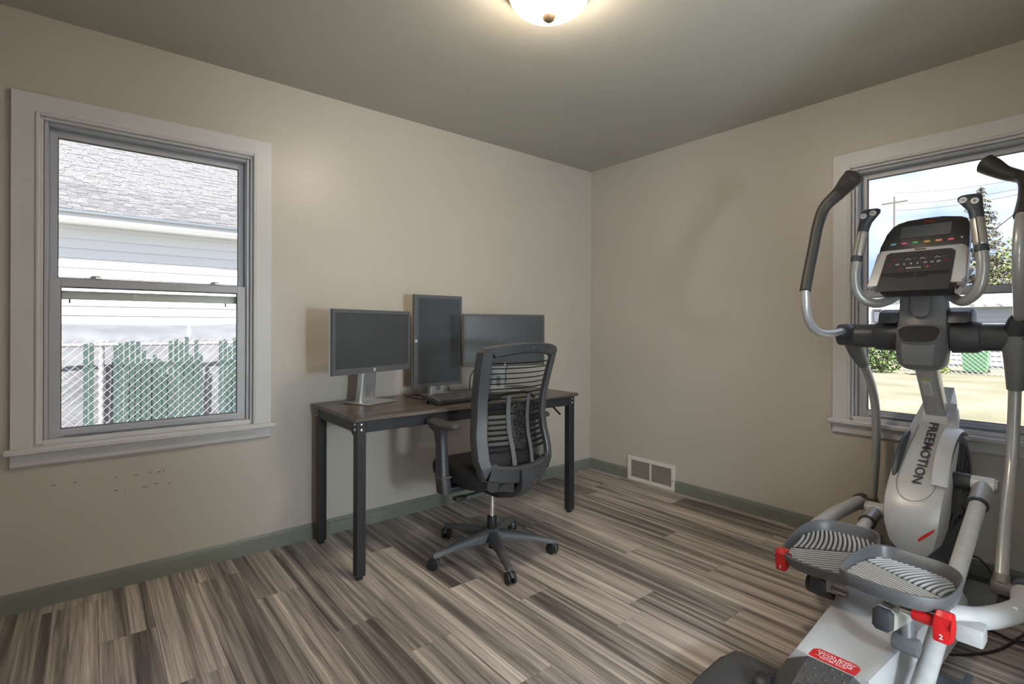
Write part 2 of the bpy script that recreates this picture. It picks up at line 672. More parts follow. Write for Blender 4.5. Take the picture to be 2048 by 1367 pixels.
# scuff marks on the paint below the first window
for u, v, w_, h_ in ((107, 970, 7, 2), (150, 964, 5, 2), (233, 954, 3, 2.5), (272, 949, 8, 2), (300, 944, 6, 1.6), (319, 943, 6, 2.5), (328, 940, 4, 2.5), (232, 980, 5, 3), (251, 980, 3, 2), (313, 966, 7, 2), (338, 966, 3, 2), (290, 973, 12, 1.6)):
    p = on(u, v, 'y', 0.0)
    s_ = 0.0024
    b_ = B()
    prism(b_, [Vector((p.x + math.cos(q) * w_ * s_ * 0.5, 0.0, p.z + math.sin(q) * h_ * s_ * 0.5)) for q in [i * math.pi / 4 for i in range(8)]], (0, -0.0004, 0))
    obj('scuff_mark', b_, mat('scuff', (0.20, 0.185, 0.16), 0.7), bpy.data.objects['wall_left'], smooth=False)


# ------------------------------------------------------------------ windows
def make_window(name, X):
    """X(u, d, z): u along the wall, d depth (negative into the room), z height -> world"""
    U0, U1 = 0.0, 0.806                       # opening
    root = bpy.data.objects.new(name, None)
    COL.objects.link(root)
    root.location = X(0.4, 0, WZ[0])
    ORG[root.as_pointer()] = Vector(X(0.4, 0, WZ[0]))
    root['kind'] = 'structure'

    def bxp(pname, boxes, m, bev=0.002, parent=root):
        b_ = B()
        for (u0, d0, z0), (u1, d1, z1) in boxes:
            p0, p1 = X(u0, d0, z0), X(u1, d1, z1)
            box(b_, p0, p1, bev)
        return obj(pname, b_, m, parent)
    C = 0.084
    # casing boards with an inner bead
    bxp('casing', [((U0 - C, 0, WZ[0] - 0.012), (U0, -0.020, WZ[1] + C))], M_TRIM, 0.0012)
    bxp('casing', [((U1, 0, WZ[0] - 0.012), (U1 + C, -0.020, WZ[1] + C))], M_TRIM, 0.0012)
    bxp('casing', [((U0 - 0.0005, 0, WZ[1]), (U1 + 0.0005, -0.0201, WZ[1] + C))], M_TRIM, 0.0006)
    bxp('casing_bead', [((U0 - 0.012, -0.019, WZ[0]), (U0 + 0.002, -0.027, WZ[1] + 0.012)),
                        ((U1 - 0.002, -0.019, WZ[0]), (U1 + 0.012, -0.027, WZ[1] + 0.012)),
                        ((U0 + 0.002, -0.019, WZ[1] - 0.002), (U1 - 0.002, -0.027, WZ[1] + 0.012))], M_TRIM, 0.004)
    # stool and apron
    bxp('stool', [((U0 - C - 0.018, 0.06, WZ[0] - 0.030), (U1 + C + 0.018, -0.052, WZ[0] - 0.008))], M_TRIM, 0.004)
    b_ = B()
    prof = [(0.0, -0.030), (-0.022, -0.030), (-0.022, -0.062), (-0.019, -0.080), (-0.010, -0.089), (0.0, -0.092)]
    loft(b_, [[X(u, d, WZ[0] + z) for d, z in prof] for u in (U0 - C, U1 + C)])
    obj('apron', b_, M_TRIM, root)
    # jamb lining of the opening
    jt = 0.012
    bxp('jamb', [((U0, -0.004, WZ[0]), (U0 + jt, 0.13, WZ[1]))], M_TRIM, 0.001)
    bxp('jamb', [((U1 - jt, -0.004, WZ[0]), (U1, 0.13, WZ[1]))], M_TRIM, 0.001)
    bxp('jamb', [((U0 + jt, -0.004, WZ[1] - jt), (U1 - jt, 0.13, WZ[1]))], M_TRIM, 0.001)
    bxp('sill', [((U0 + jt, -0.004, WZ[0] - 0.008), (U1 - jt, 0.15, WZ[0] + 0.014))], M_TRIM, 0.001)
    a, b = U0 + jt, U1 - jt
    z0, z1 = WZ[0] + 0.014, WZ[1] - jt
    # vinyl frame tracks
    ft = 0.016
    for (u0, u1) in ((a, a + ft), (b - ft, b)):
        bxp('frame_track', [((u0, 0.020, z0), (u1, 0.110, z1))], M_VINYLD, 0.001)
        um = (u0 + u1) / 2
        bxp('track_rib', [((um - ft * 0.75 / 2, 0.012, z0), (um + ft * 0.75 / 2, 0.020, z1))], M_VINYL, 0.001)
    bxp('head_track', [((a + ft, 0.016, z1 - ft), (b - ft, 0.110, z1))], M_VINYLD, 0.001)
    a, b, z1 = a + ft, b - ft, z1 - ft
    ZM = 1.345                                 # centre of the meeting rail

    def sash(sname, d0, d1, zb, zt, st, rb, rt):
        s = bxp(sname, [((a, d0, zb), (a + st, d1, zt)), ((b - st, d0, zb), (b, d1, zt)),
                        ((a + st, d0, zb), (b - st, d1, zb + rb)), ((a + st, d0, zt - rt), (b - st, d1, zt))], M_VINYL, 0.0015)
        dm = (d0 + d1) / 2
        bxp('gasket', [((a + st - 0.002, d0 + 0.004, zb + rb - 0.002), (a + st + 0.003, dm, zt - rt + 0.002)),
                       ((b - st - 0.003, d0 + 0.004, zb + rb - 0.002), (b - st + 0.002, dm, zt - rt + 0.002)),
                       ((a + st + 0.003, d0 + 0.004, zb + rb - 0.002), (b - st - 0.003, dm, zb + rb + 0.003)),
                       ((a + st + 0.003, d0 + 0.004, zt - rt - 0.003), (b - st - 0.003, dm, zt - rt + 0.002))], M_GASKET, 0, s)
        g = bxp('pane', [((a + st, dm - 0.002, zb + rb), (b - st, dm + 0.002, zt - rt))], M_GLASS, 0, s)
        return s
    sash('upper_sash', 0.066, 0.096, ZM - 0.020, z1, 0.026, 0.040, 0.030)
    lo = sash('lower_sash', 0.026, 0.058, z0, ZM + 0.016, 0.038, 0.036, 0.034)
    bxp('sash_lift', [((a + 0.05, 0.010, z0 + 0.010), (b - 0.05, 0.026, z0 + 0.018))], M_VINYL, 0.002, lo)
    for uc in (a + 0.145, b - 0.145):
        b_ = B()
        box(b_, X(uc - 0.032, 0.030, ZM + 0.016), X(uc + 0.032, 0.052, ZM + 0.022), 0.002)
        cyl(b_, X(uc, 0.041, ZM + 0.022), X(uc, 0.041, ZM + 0.032), 0.010, 14)
        box(b_, X(uc - 0.006, 0.030, ZM + 0.028), X(uc + 0.026, 0.044, ZM + 0.034), 0.002)
        obj('sash_lock', b_, M_VINYLD, lo)
    return root, a, b, z0, ZM


W1R = make_window('window_1', lambda u, d, z: Vector((W1[0] + u, d, z)))
W2R = make_window('window_2', lambda u, d, z: Vector((d, W2[1] - u, z)))
# blind head rail and little hooks behind the lower sash of the first window
b_ = B()
box(b_, (W1[0] + 0.05, 0.062, 1.275), (W1[1] - 0.05, 0.090, 1.312), 0.002)
obj('head_bar', b_, mat('grey_green_metal', (0.62, 0.68, 0.66), 0.4), W1R[0])
b_ = B()
box(b_, (-3.045, 0.0585, 1.282), (-3.028, 0.062, 1.308), 0.001)
obj('paper_tag', b_, M_LOGO, W1R[0])
for xx in (-3.268, -2.668):
    b_ = B()
    box(b_, (xx - 0.003, 0.064, 1.258), (xx + 0.003, 0.069, 1.277), 0.001)
    obj('hook', b_, M_GASKET, W1R[0])
for wr, X in ((W1R, lambda u, d, z: (W1[0] + u, d, z)),):
    b_ = B()
    box(b_, X(0.03, 0.112, 0.70), X(0.776, 0.1125, 1.33))
    obj('insect_screen', b_, net_mat('insect_screen_net', (0.45, 0.47, 0.49), 0.10), wr[0])

# ------------------------------------------------------------------ ceiling lamp
LX, LY = -1.883, -1.483
lamp = thing('ceiling_lamp', 'round frosted glass flush ceiling lamp, lit, with bronze finial', 'lamp', (LX, LY, H))
b_ = B()
lathe(b_, [(0.0, -0.001), (0.150, -0.001), (0.164, -0.012), (0.166, -0.032), (0.156, -0.037), (0.0, -0.036)], (LX, LY, H), seg=48)
obj('canopy', b_, mat('antique_bronze', (0.20, 0.12, 0.06), 0.35, 0.8), lamp)
b_ = B()
prof = [(0.150 * math.cos(t), -0.038 - 0.086 * math.sin(t)) for t in [i * math.pi / 2 / 14 for i in range(15)]]
lathe(b_, [(0.0, -0.0375)] + [(0.148, -0.0376)] + prof, (LX, LY, H), seg=48)
obj('glass_bowl', b_, emis('lamp_glass_lit', (1.0, 0.84, 0.64), LAMP_POWER), lamp)
b_ = B()
lathe(b_, [(0.0, -0.122), (0.024, -0.1225), (0.026, -0.128), (0.021, -0.137), (0.010, -0.146), (0.0, -0.149)], (LX, LY, H), seg=24)
obj('finial', b_, mat('finial_brass', (0.30, 0.20, 0.13), 0.4, 0.5), lamp)

HLX, HLY, HLZ = -2.42, -4.20, 1.10  # unseen globe light, added to brighten the room from behind the camera
hl = thing('hall_fill_light', 'added fill light globe, out of view in the added hallway behind the camera', 'lamp', (HLX, HLY, H))
b_ = B()
lathe(b_, [(0.0, -0.001), (0.06, -0.001), (0.06, -0.02), (0.0, -0.025)], (HLX, HLY, H), seg=24)
tube(b_, [(HLX, HLY, H - 0.02), (HLX, HLY, HLZ + 0.13)], 0.006, 8)
obj('cord', b_, M_TRIM, hl)
b_ = B()
lathe(b_, [(0.15 * math.sin(t), 0.15 * math.cos(t)) for t in [math.pi * i / 16 for i in range(17)]], (HLX, HLY, HLZ), seg=32)
obj('globe', b_, emis('hall_fill_glow', (0.80, 0.92, 1.0), HALL_FILL_POWER), hl)

# ------------------------------------------------------------------ floor register (heating vent)
vent = thing('wall_register', 'cream white metal heating register with two louvre fields in baseboard', 'vent', (-0.005, -0.6, 0))
M_VENT = mat('vent_enamel', (0.80, 0.75, 0.68), 0.45)
vy0, vy1, vz0, vz1 = VENT_Y[1], VENT_Y[0], 0.003, 0.185
b_ = B()
fr = 0.026
vd = 0.018
box(b_, (-vd, vy0, vz0), (0.0, vy0 + fr, vz1), 0.002)
box(b_, (-vd, vy1 - fr, vz0), (0.0, vy1, vz1), 0.002)
box(b_, (-vd, vy0 + fr, vz0), (0.0, vy1 - fr, vz0 + fr), 0.002)
box(b_, (-vd, vy0 + fr, vz1 - fr), (0.0, vy1 - fr, vz1), 0.002)
obj('frame', b_, M_VENT, vent)
b_ = B()
box(b_, (-vd + 0.001, -0.604, vz0 + fr), (-0.001, -0.594, vz1 - fr), 0.001)
obj('centre_bar', b_, M_VENT, vent)
b_ = B()
box(b_, (-0.003, vy0 + fr, vz0 + fr), (-0.001, vy1 - fr, vz1 - fr))
obj('back_plate', b_, mat('vent_dark', (0.05, 0.045, 0.04), 0.8), vent)
NL = 19
for f0, f1 in ((vy0 + fr, -0.604), (-0.594, vy1 - fr)):
    lb = B()
    ll = (f1 - f0) / 2
    box(lb, (-0.0042, -ll, -0.0006), (0.0042, ll, 0.0006))
    bmesh.ops.rotate(lb, verts=lb.verts[:], cent=(0, 0, 0), matrix=Matrix.Rotation(math.radians(35), 3, 'Y'))
    lme = mesh_from(lb, 'louvre', False)
    lme.materials.append(M_VENT)
    for i in range(NL):
        z = vz0 + fr + (i + 0.5) * (vz1 - vz0 - 2 * fr) / NL
        inst('louvre', lme, (-0.010, (f0 + f1) / 2, z), vent)
b_ = B()
cyl(b_, (-vd, vy0 + 0.013, 0.075), (-vd - 0.002, vy0 + 0.013, 0.075), 0.004, 10)
obj('screw', b_, M_BLACKM, vent)

# ------------------------------------------------------------------ desk
DX0, DX1, DY0, DY1, DZ = -2.272, -0.815, -0.632, -0.062, 0.746
desk = thing('desk', 'dark walnut desk with black steel legs standing by the wall', 'desk', ((DX0 + DX1) / 2, (DY0 + DY1) / 2, 0))
b_ = B()
box(b_, (DX0, DY0, DZ - 0.019), (DX1, DY1, DZ), 0.0015)
obj('tabletop', b_, M_DESKTOP, desk)
lt = 0.044
lx = (DX0 + 0.012, DX1 - 0.026 - lt)
ly = (DY0 + 0.008, DY1 - 0.008 - lt)
for x in lx:
    for y in ly:
        b_ = B()
        box(b_, (x, y, 0.016), (x + lt, y + lt, DZ - 0.019), 0.002)
        lg = obj('leg', b_, M_BLACKM, desk)
        b_ = B()
        cyl(b_, (x + lt / 2, y + lt / 2, 0.0), (x + lt / 2, y + lt / 2, 0.016), 0.017, 16, bev=0.003)
        obj('foot', b_, M_CABLE, lg)
        # two bolts on each outward face
        for zz in (DZ - 0.034, DZ - 0.058):
            sy = -1 if y < -0.3 else 1
            yy = y if sy < 0 else y + lt
            xx = x + lt * 0.5
            b_ = B()
            lathe(b_, [(0, 0), (0.0075, 0), (0.0065, -0.003), (0.003, -0.0045), (0, -0.0045)], (xx, yy, zz), 'y', 14)
            if sy > 0:
                bmesh.ops.scale(b_, vec=(1, -1, 1), space=Matrix.Translation((0, -yy, 0)), verts=b_.verts[:])
            obj('bolt', b_, M_STEEL, lg)
            sx = -1 if x < -1.5 else 1
            xx = x if sx < 0 else x + lt
            b_ = B()
            lathe(b_, [(0, 0), (0.0075, 0), (0.0065, -0.003), (0.003, -0.0045), (0, -0.0045)], (xx, y + lt * 0.5, zz), 'x', 14)
            if sx > 0:
                bmesh.ops.scale(b_, vec=(-1, 1, 1), space=Matrix.Translation((-xx, 0, 0)), verts=b_.verts[:])
            obj('bolt', b_, M_STEEL, lg)
rz0, rz1 = DZ - 0.073, DZ - 0.0195
for y in ly:
    b_ = B()
    box(b_, (lx[0] + lt, y + 0.002, rz0), (lx[1], y + lt - 0.012, rz1), 0.002)
    obj('apron_rail', b_, M_BLACKM, desk)
for x in lx:
    b_ = B()
    box(b_, (x + 0.002, ly[0] + lt, rz0), (x + lt - 0.012, ly[1], rz1), 0.002)
    obj('apron_rail', b_, M_BLACKM, desk)
for x in (DX0 + 0.06, DX1 - 0.10):
    b_ = B()
    sgn = 1
    tube(b_, [(x - 0.03, ly[0] + lt * 0.5, 0.62), (x - 0.03, ly[0] + lt * 0.5 + 0.085, rz0 - 0.001)], 0.006, 8)
    obj('corner_brace', b_, M_BLACKM, desk)


# ------------------------------------------------------------------ monitors
def monitor(label, c, ang, W_, H_, zb, base_c, base_ang, portrait, bez, group='monitors on the desk'):
    """c = panel centre (x, y); ang = direction of the panel's right side"""
    root = thing('monitor', label, 'monitor', (base_c[0], base_c[1], DZ), group)
    ex = Vector((math.cos(ang), math.sin(ang), 0))
    nz_ = Vector((math.sin(ang), -math.cos(ang), 0))       # towards the viewer
    ctr = Vector((c[0], c[1], zb + H_ / 2))
    Mx = Matrix(((ex.x, -nz_.x, 0, ctr.x), (ex.y, -nz_.y, 0, ctr.y), (0, 0, 1, ctr.z), (0, 0, 0, 1)))   # local: x right, y back, z up

    def P(x, y, z):
        return Mx @ Vector((x, y, z))
    hw, hh = W_ / 2, H_ / 2
    if portrait:
        bl, br, bt, bb = 0.029, 0.020, 0.020, 0.020      # logo side on the left
    else:
        bl, br, bt, bb = 0.018, 0.018, 0.018, 0.030
    # front frame
    b_ = B()
    for p0, p1 in (((-hw, 0, -hh), (-hw + bl, 0.016, hh)), ((hw - br, 0, -hh), (hw, 0.016, hh)),
                   ((-hw + bl, 0, hh - bt), (hw - br, 0.016, hh)), ((-hw + bl, 0, -hh), (hw - br, 0.016, -hh + bb))):
        box(b_, p0, p1)
    bmesh.ops.remove_doubles(b_, verts=b_.verts[:], dist=1e-5)
    bmesh.ops.transform(b_, matrix=Mx, verts=b_.verts[:])
    fr_ = obj('bezel', b_, bez, root, smooth=False)
    b_ = B()
    box(b_, (-hw + bl, 0.003, -hh + bb), (hw - br, 0.010, hh - bt), 0, 1, Mx)
    obj('screen', b_, M_SCREEN, root, smooth=False)
    # back shell: stepped slab
    b_ = B()
    loft(b_, [[P(sx * (hw - i), y, sz * (hh - i)) for sx, sz in ((-1, -1), (1, -1), (1, 1), (-1, 1))]
              for y, i in ((0.016, 0.0), (0.026, 0.001), (0.036, 0.012), (0.052, 0.07), (0.054, 0.09))])
    obj('back_shell', b_, M_SHELL, root, smooth=False)
    # logo
    lp = (-hw + bl / 2, 0, -hh * 0.0) if portrait else (-0.0, 0, -hh + bb * 0.5)
    b_ = B()
    cyl(b_, P(lp[0], 0, lp[2]), P(lp[0], -0.0012, lp[2]), 0.0085, 24)
    lg_ = obj('logo_disc', b_, M_LOGO, root)
    rot = Matrix.Rotation(math.radians(90), 4, 'X')
    Mt = Mx @ Matrix.Translation((lp[0], -0.0014, lp[2])) @ rot
    if portrait:
        Mt = Mt @ Matrix.Rotation(math.radians(-90), 4, 'Z')
    text('logo_letters', 'hp', Mt, 0.012, M_INK, lg_, 0.0002)
    # menu buttons on the frame
    for i in range(5):
        b_ = B()
        if portrait:
            z = -hh + 0.035 + i * 0.022
            box(b_, (-hw + 0.007, -0.0006, z), (-hw + 0.010, 0.0, z + 0.012), 0, 1, Mx)
        else:
            x = hw - 0.13 + i * 0.022
            box(b_, (x, -0.0006, -hh + 0.010), (x + 0.012, 0.0, -hh + 0.013), 0, 1, Mx)
        obj('menu_button', b_, M_KEY, fr_, smooth=False)
    # stand
    bx = Vector((math.cos(base_ang), math.sin(base_ang), 0))
    by = Vector((-math.sin(base_ang), math.cos(base_ang), 0))
    bc = Vector((base_c[0], base_c[1], DZ))
    b_ = B()
    prof = [(-0.109, -0.1), (0.109, -0.1), (0.109, 0.09), (-0.109, 0.09)]
    loft(b_, [[bc + bx * (x * k) + by * (y * k) + UP * z for x, y in prof] for z, k in ((0.0, 0.95), (0.002, 0.99), (0.005, 1.0), (0.0075, 0.97), (0.009, 0.9))])
    obj('stand_base', b_, M_ALU, root)
    b_ = B()
    top = zb + H_ * 0.45
    nc = bc + by * 0.045
    def ring(z, t):
        wv, dv = 0.052 - 0.004 * t, 0.017 - 0.003 * t
        o_ = nc - by * (0.035 * t) + UP * (z - DZ)
        return [o_ + bx * (wv * sx) + by * (dv * sy) for sx, sy in ((-1, -1), (-0.8, -1.25), (0.8, -1.25), (1, -1), (1, 1), (-1, 1))]
    loft(b_, [ring(DZ + 0.008, 0.0), ring(DZ + 0.10, 0.4), ring(top, 1.0)])
    nk = obj('stand_neck', b_, M_ALU, root, smooth=False)
    # cable slot in the neck
    b_ = B()
    o_ = nc - by * 0.0312 + UP * 0.058
    prism(b_, [o_ + bx * x + UP * z - by * (z * 0.13) for x, z in ((-0.014, -0.032), (0.014, -0.032), (0.014, 0.032), (-0.014, 0.032))], by * 0.010)
    obj('cable_slot', b_, mat('slot_grey', (0.20, 0.22, 0.21), 0.6), nk, smooth=False)
    # hinge block between neck and panel
    b_ = B()
    hz_ = max(min(zb + H_ * 0.5, top), zb + 0.05)
    hp_ = nc - by * 0.035 + UP * (hz_ - DZ - 0.02)
    pp = P(0, 0.050, hz_ - 0.02 - ctr.z)
    tube(b_, [hp_, pp], 0.03, 12)
    obj('hinge', b_, M_BLACKM, root)
    return root


monitor('landscape monitor at the window end of the desk, aluminium stand fully in view', (-2.035, -0.312), math.radians(20.3), 0.553, 0.328, 0.919,
        (-2.010, -0.205), math.radians(17.5), False, M_BEZEL)
monitor('tall portrait monitor in the middle of the desk, pivoted upright', (-1.566, -0.185), math.radians(0.5), 0.338, 0.547, 0.803,
        (-1.545, -0.165), math.radians(0.0), True, M_BEZEL)
monitor('landscape monitor at the corner end of the desk, partly behind the chair', (-1.166, -0.330), math.radians(-16.8), 0.553, 0.328, 0.912,
        (-1.130, -0.225), math.radians(-16.0), False, M_BEZELR)

# cables hanging behind the monitors
for nm, pts, lab in (
        ('display_cable', [(-1.30, -0.235, 0.93), (-1.31, -0.16, 0.85), (-1.30, -0.13, 0.78), (-1.28, -0.10, 0.752)], 'thin black cable dropping behind the corner end monitor'),
        ('display_cable', [(-1.08, -0.255, 0.93), (-1.06, -0.20, 0.86), (-1.03, -0.16, 0.875), (-1.00, -0.13, 0.80), (-0.99, -0.10, 0.752)], 'looped black cable beside the corner end monitor stand'),
        ('display_cable', [(-1.475, -0.12, 0.84), (-1.455, -0.11, 0.80), (-1.425, -0.085, 0.751)], 'short black cable under the portrait monitor')):
    b_ = B()
    tube(b_, catmull(pts, 8), 0.0028, 8)
    tag(obj(nm, b_, M_CABLE), lab, 'cable', 'monitor cables')

# ------------------------------------------------------------------ keyboard
kb_o = Vector((-1.800, -0.560, DZ))
kang = math.radians(3.0)
kx = Vector((math.cos(kang), math.sin(kang), 0))
kyd = Vector((-math.sin(kang), math.cos(kang), 0))
tilt = math.radians(9)
ky = kyd * math.cos(tilt) + UP * math.sin(tilt)
kn = kx.cross(ky)
KM = Matrix(((kx.x, ky.x, kn.x, kb_o.x), (kx.y, ky.y, kn.y, kb_o.y), (kx.z, ky.z, kn.z, kb_o.z + 0.001), (0, 0, 0, 1)))
kb = thing('keyboard', 'black computer keyboard on the desk in front of the portrait monitor', 'keyboard', tuple(kb_o))
b_ = B()
box(b_, (0, 0, 0.001), (0.445, 0.150, 0.018), 0.005, 2, KM)
obj('case', b_, M_KEYB, kb)
for xx in (0.03, 0.415):
    b_ = B()
    p = KM @ Vector((xx, 0.135, 0.003))
    tube(b_, [p, Vector((p.x, p.y, DZ + 0.001))], 0.006, 8)
    obj('foot', b_, M_KEYB, kb)
kme = {}


def key(x, y, wk):
    wk = round(wk, 4)
    if wk not in kme:
        q = B()
        loft(q, [[Vector((sx * (wk / 2 - i), sy * (0.0078 - i), z)) for sx, sy in ((-1, -1), (1, -1), (1, 1), (-1, 1))]
                 for z, i in ((0, 0.0), (0.005, 0.0006), (0.0075, 0.0022))])
        me = mesh_from(q, 'key', False)
        me.materials.append(M_KEY)
        kme[wk] = me
    o = inst('key', kme[wk], KM @ Vector((x, y, 0.0175)), kb)
    o.rotation_euler = KM.to_euler()


u_ = 0.019
rows = [(0.130, [1, -1, 1, 1, 1, 1, -.5, 1, 1, 1, 1, -.5, 1, 1, 1, 1]), (0.104, [1] * 13 + [2]), (0.085, [1.5] + [1] * 12 + [1.5]),
        (0.066, [1.75] + [1] * 11 + [2.25]), (0.047, [2.25] + [1] * 10 + [2.75]), (0.028, [1.25, 1.25, 1.25, 6.25, 1.25, 1.25, 1.25, 1.25])]
for yy, ws in rows:
    x = 0.014
    for wv in ws:
        if wv > 0:
            key(x + wv * u_ / 2, yy, wv * u_ - 0.003)
        x += abs(wv) * u_
    nav = {0: 3, 1: 3, 2: 3, 4: 1, 5: 3}.get(rows.index((yy, ws)), 0)
    for i in range(nav):
        off = 1 if nav == 1 else i
        key(0.290 + (off + 0.5) * u_, yy, u_ - 0.003)
    for i in range(4 if yy < 0.12 else 0):
        if yy > 0.03 or i < 3:
            key(0.354 + (i + 0.5) * u_, yy, u_ - 0.003)
b_ = B()
tube(b_, catmull([KM @ Vector((0.10, 0.153, 0.010)), (-1.715, -0.375, DZ + 0.010), (-1.730, -0.33, DZ + 0.003), (-1.750, -0.20, DZ + 0.003), (-1.74, -0.068, DZ + 0.003)], 8), 0.0022, 8)
tag(obj('keyboard_cable', b_, M_CABLE), 'thin black cable running back from the keyboard', 'cable')

# ------------------------------------------------------------------ office chair
CX, CY = -1.600, -0.770
chair = thing('office_chair', 'black mesh-back office chair on five castors, turned to the desk', 'chair', (CX, CY, 0))
# five-star base
b_ = B()
lathe(b_, [(0, 0.075), (0.034, 0.075), (0.040, 0.085), (0.040, 0.120), (0.034, 0.128), (0.028, 0.132), (0, 0.132)], (CX, CY, 0), seg=28)
hub = obj('base_hub', b_, M_CHBASE, chair)
cast_me = None
for i in range(5):
    a = math.radians(31 + 72 * i)
    d = Vector((math.cos(a), math.sin(a), 0))
    s = Vector((-d.y, d.x, 0))
    b_ = B()
    rings = []
    for r, wv, zt, hgt in ((0.020, 0.030, 0.126, 0.056), (0.07, 0.027, 0.122, 0.050), (0.14, 0.023, 0.113, 0.040), (0.22, 0.0185, 0.099, 0.031),
                           (0.29, 0.016, 0.084, 0.024), (0.322, 0.015, 0.079, 0.022), (0.334, 0.009, 0.076, 0.018)):
        c = Vector((CX, CY, 0)) + d * r
        rings.append([c + s * (wv * k) + UP * (zt - hgt * q) for k, q in ((-1, 1), (-1.05, 0.35), (-0.6, 0.04), (0, 0), (0.6, 0.04), (1.05, 0.35), (1, 1))])
    loft(b_, rings)
    obj('base_leg', b_, M_CHBASE, chair, angle=50)
    # castor
    cc = Vector((CX, CY, 0)) + d * 0.318
    ca = a + [0.6, 1.9, -0.9, 0.2, 2.4][i]
    cdv = Vector((math.cos(ca), math.sin(ca), 0))
    ax = Vector((-cdv.y, cdv.x, 0))
    wc = cc + cdv * 0.012 + UP * 0.027
    b_ = B()
    cyl(b_, cc + UP * 0.048, cc + UP * 0.066, 0.0065, 10)
    # hood between the wheels
    hood = [wc + cdv * (0.029 * math.cos(t)) + UP * (0.029 * math.sin(t)) for t in [math.radians(q) for q in range(20, 201, 20)]]
    prism(b_, [p - ax * 0.006 for p in hood], ax * 0.012)
    cs = obj('castor', b_, M_CHBASE, chair)
    for sd_ in (-1, 1):
        b_ = B()
        cyl(b_, wc + ax * (sd_ * 0.008), wc + ax * (sd_ * 0.022), 0.027, 24, bev=0.004)
        obj('wheel', b_, M_KEYB, cs)
b_ = B()
cyl(b_, (CX, CY, 0.030), (CX, CY, 0.076), 0.016, 18)
obj('lift_end', b_, M_KEYB, chair)
b_ = B()
cyl(b_, (CX, CY, 0.130), (CX, CY, 0.192), 0.0265, 24, 0.0245, 0.002)
obj('lift_sleeve', b_, M_KEYB, chair)
b_ = B()
cyl(b_, (CX, CY, 0.190), (CX, CY, 0.335), 0.0145, 24)
obj('gas_lift', b_, M_CHROME, chair)
# tilt mechanism under the seat
b_ = B()
loft(b_, [[Vector((CX + sx * wx, CY + oy + sy * wy, z)) for sx, sy in ((-1, -1), (1, -1), (1, 1), (-1, 1))]
          for z, wx, wy, oy in ((0.315, 0.04, 0.06, -0.02), (0.330, 0.062, 0.11, -0.02), (0.375, 0.080, 0.135, -0.01), (0.400, 0.09, 0.14, 0.0))])
obj('tilt_mechanism', b_, M_KEYB, chair, angle=60)
b_ = B()
tube(b_, [(CX - 0.06, CY - 0.05, 0.352), (CX - 0.22, CY - 0.07, 0.356)], 0.006, 8)
box(b_, (CX - 0.275, CY - 0.090, 0.343), (CX - 0.215, CY - 0.050, 0.360), 0.005, 2)
obj('tilt_lever', b_, M_KEYB, chair)
# seat cushion
b_ = B()
SN = 40


def seat_ring(k, z, sw=0.25, sdp=0.235):
    pts = []
    for i in range(SN):
        t = 2 * math.pi * i / SN
        c, s_ = math.cos(t), math.sin(t)
        x = math.copysign(abs(c) ** 0.45, c) * sw * k
        y = math.copysign(abs(s_) ** 0.5, s_) * sdp * k
        zz = z + (-0.020 * max(0, y - 0.12) / 0.115 if z > 0.44 else 0) + (0.012 * (x / 0.25) ** 2 if z > 0.44 else 0)
        pts.append(Vector((CX + x, CY + 0.03 + y, zz)))
    return pts


loft(b_, [seat_ring(k, z) for k, z in ((0.80, 0.402), (0.92, 0.404), (0.985, 0.415), (1.0, 0.435), (1.0, 0.458), (0.97, 0.476), (0.90, 0.486), (0.6, 0.488), (0.2, 0.486))])
obj('seat', b_, M_CHFAB, chair, angle=60)
b_ = B()
loft(b_, [seat_ring(k, z) for k, z in ((0.72, 0.388), (0.86, 0.388), (0.90, 0.396), (0.90, 0.403))])
obj('seat_pan', b_, M_KEYB, chair, angle=50)

BX = -1.612        # centre line of the backrest


def yb(z):
    tab = [(0.36, -0.93), (0.43, -1.035), (0.50, -1.058), (0.58, -1.045), (0.66, -1.020), (0.74, -1.012), (0.82, -1.020), (0.92, -1.047), (1.02, -1.080), (1.10, -1.108)]
    if z <= tab[0][0]:
        return tab[0][1]
    for (z0, a0), (z1, a1) in zip(tab, tab[1:]):
        if z <= z1:
            return a0 + (a1 - a0) * (z - z0) / (z1 - z0)
    return tab[-1][1]


def bw(z):
    tab = [(0.42, 0.182), (0.47, 0.210), (0.55, 0.233), (0.62, 0.230), (0.74, 0.218), (0.85, 0.222), (1.0, 0.232), (1.10, 0.234)]
    if z <= tab[0][0]:
        return tab[0][1]
    for (z0, a0), (z1, a1) in zip(tab, tab[1:]):
        if z <= z1:
            return a0 + (a1 - a0) * (z - z0) / (z1 - z0)
    return tab[-1][1]


def BP(s, z, off=0.0):
    """point of the back surface: s lateral, z height, off towards the sitter"""
    return Vector((BX + s, yb(z) + 0.082 * (s / 0.245) ** 2 + off, z))


# back frame: ring between an outer and an inner outline
NB = 96
outer, inner = [], []
segs = []
for i in range(25):
    z = 0.455 + (1.045 - 0.455) * i / 24
    segs.append((-bw(z), z, -bw(z) + 0.056 - 0.008 * (i / 24), max(z, 0.532)))
for i in range(1, 24):
    t = i / 24
    s = -bw(1.045) + 2 * bw(1.045) * t
    k = math.sin(math.pi * t)
    segs.append((s, 1.045 + 0.044 * k ** 0.38, s * (0.186 / 0.233), 1.006 + 0.034 * k ** 0.45))
for i in range(25):
    z = 1.045 - (1.045 - 0.455) * i / 24
    segs.append((bw(z), z, bw(z) - 0.048 - 0.008 * (i / 24), max(z, 0.532)))
for i in range(1, 24):
    t = i / 24
    s = bw(0.455) - 2 * bw(0.455) * t
    segs.append((s, 0.455 - 0.028 * math.sin(math.pi * t), s * 0.93, 0.532 - 0.022 * math.sin(math.pi * t)))
b_ = B()
TH = 0.040
ring_rows = []
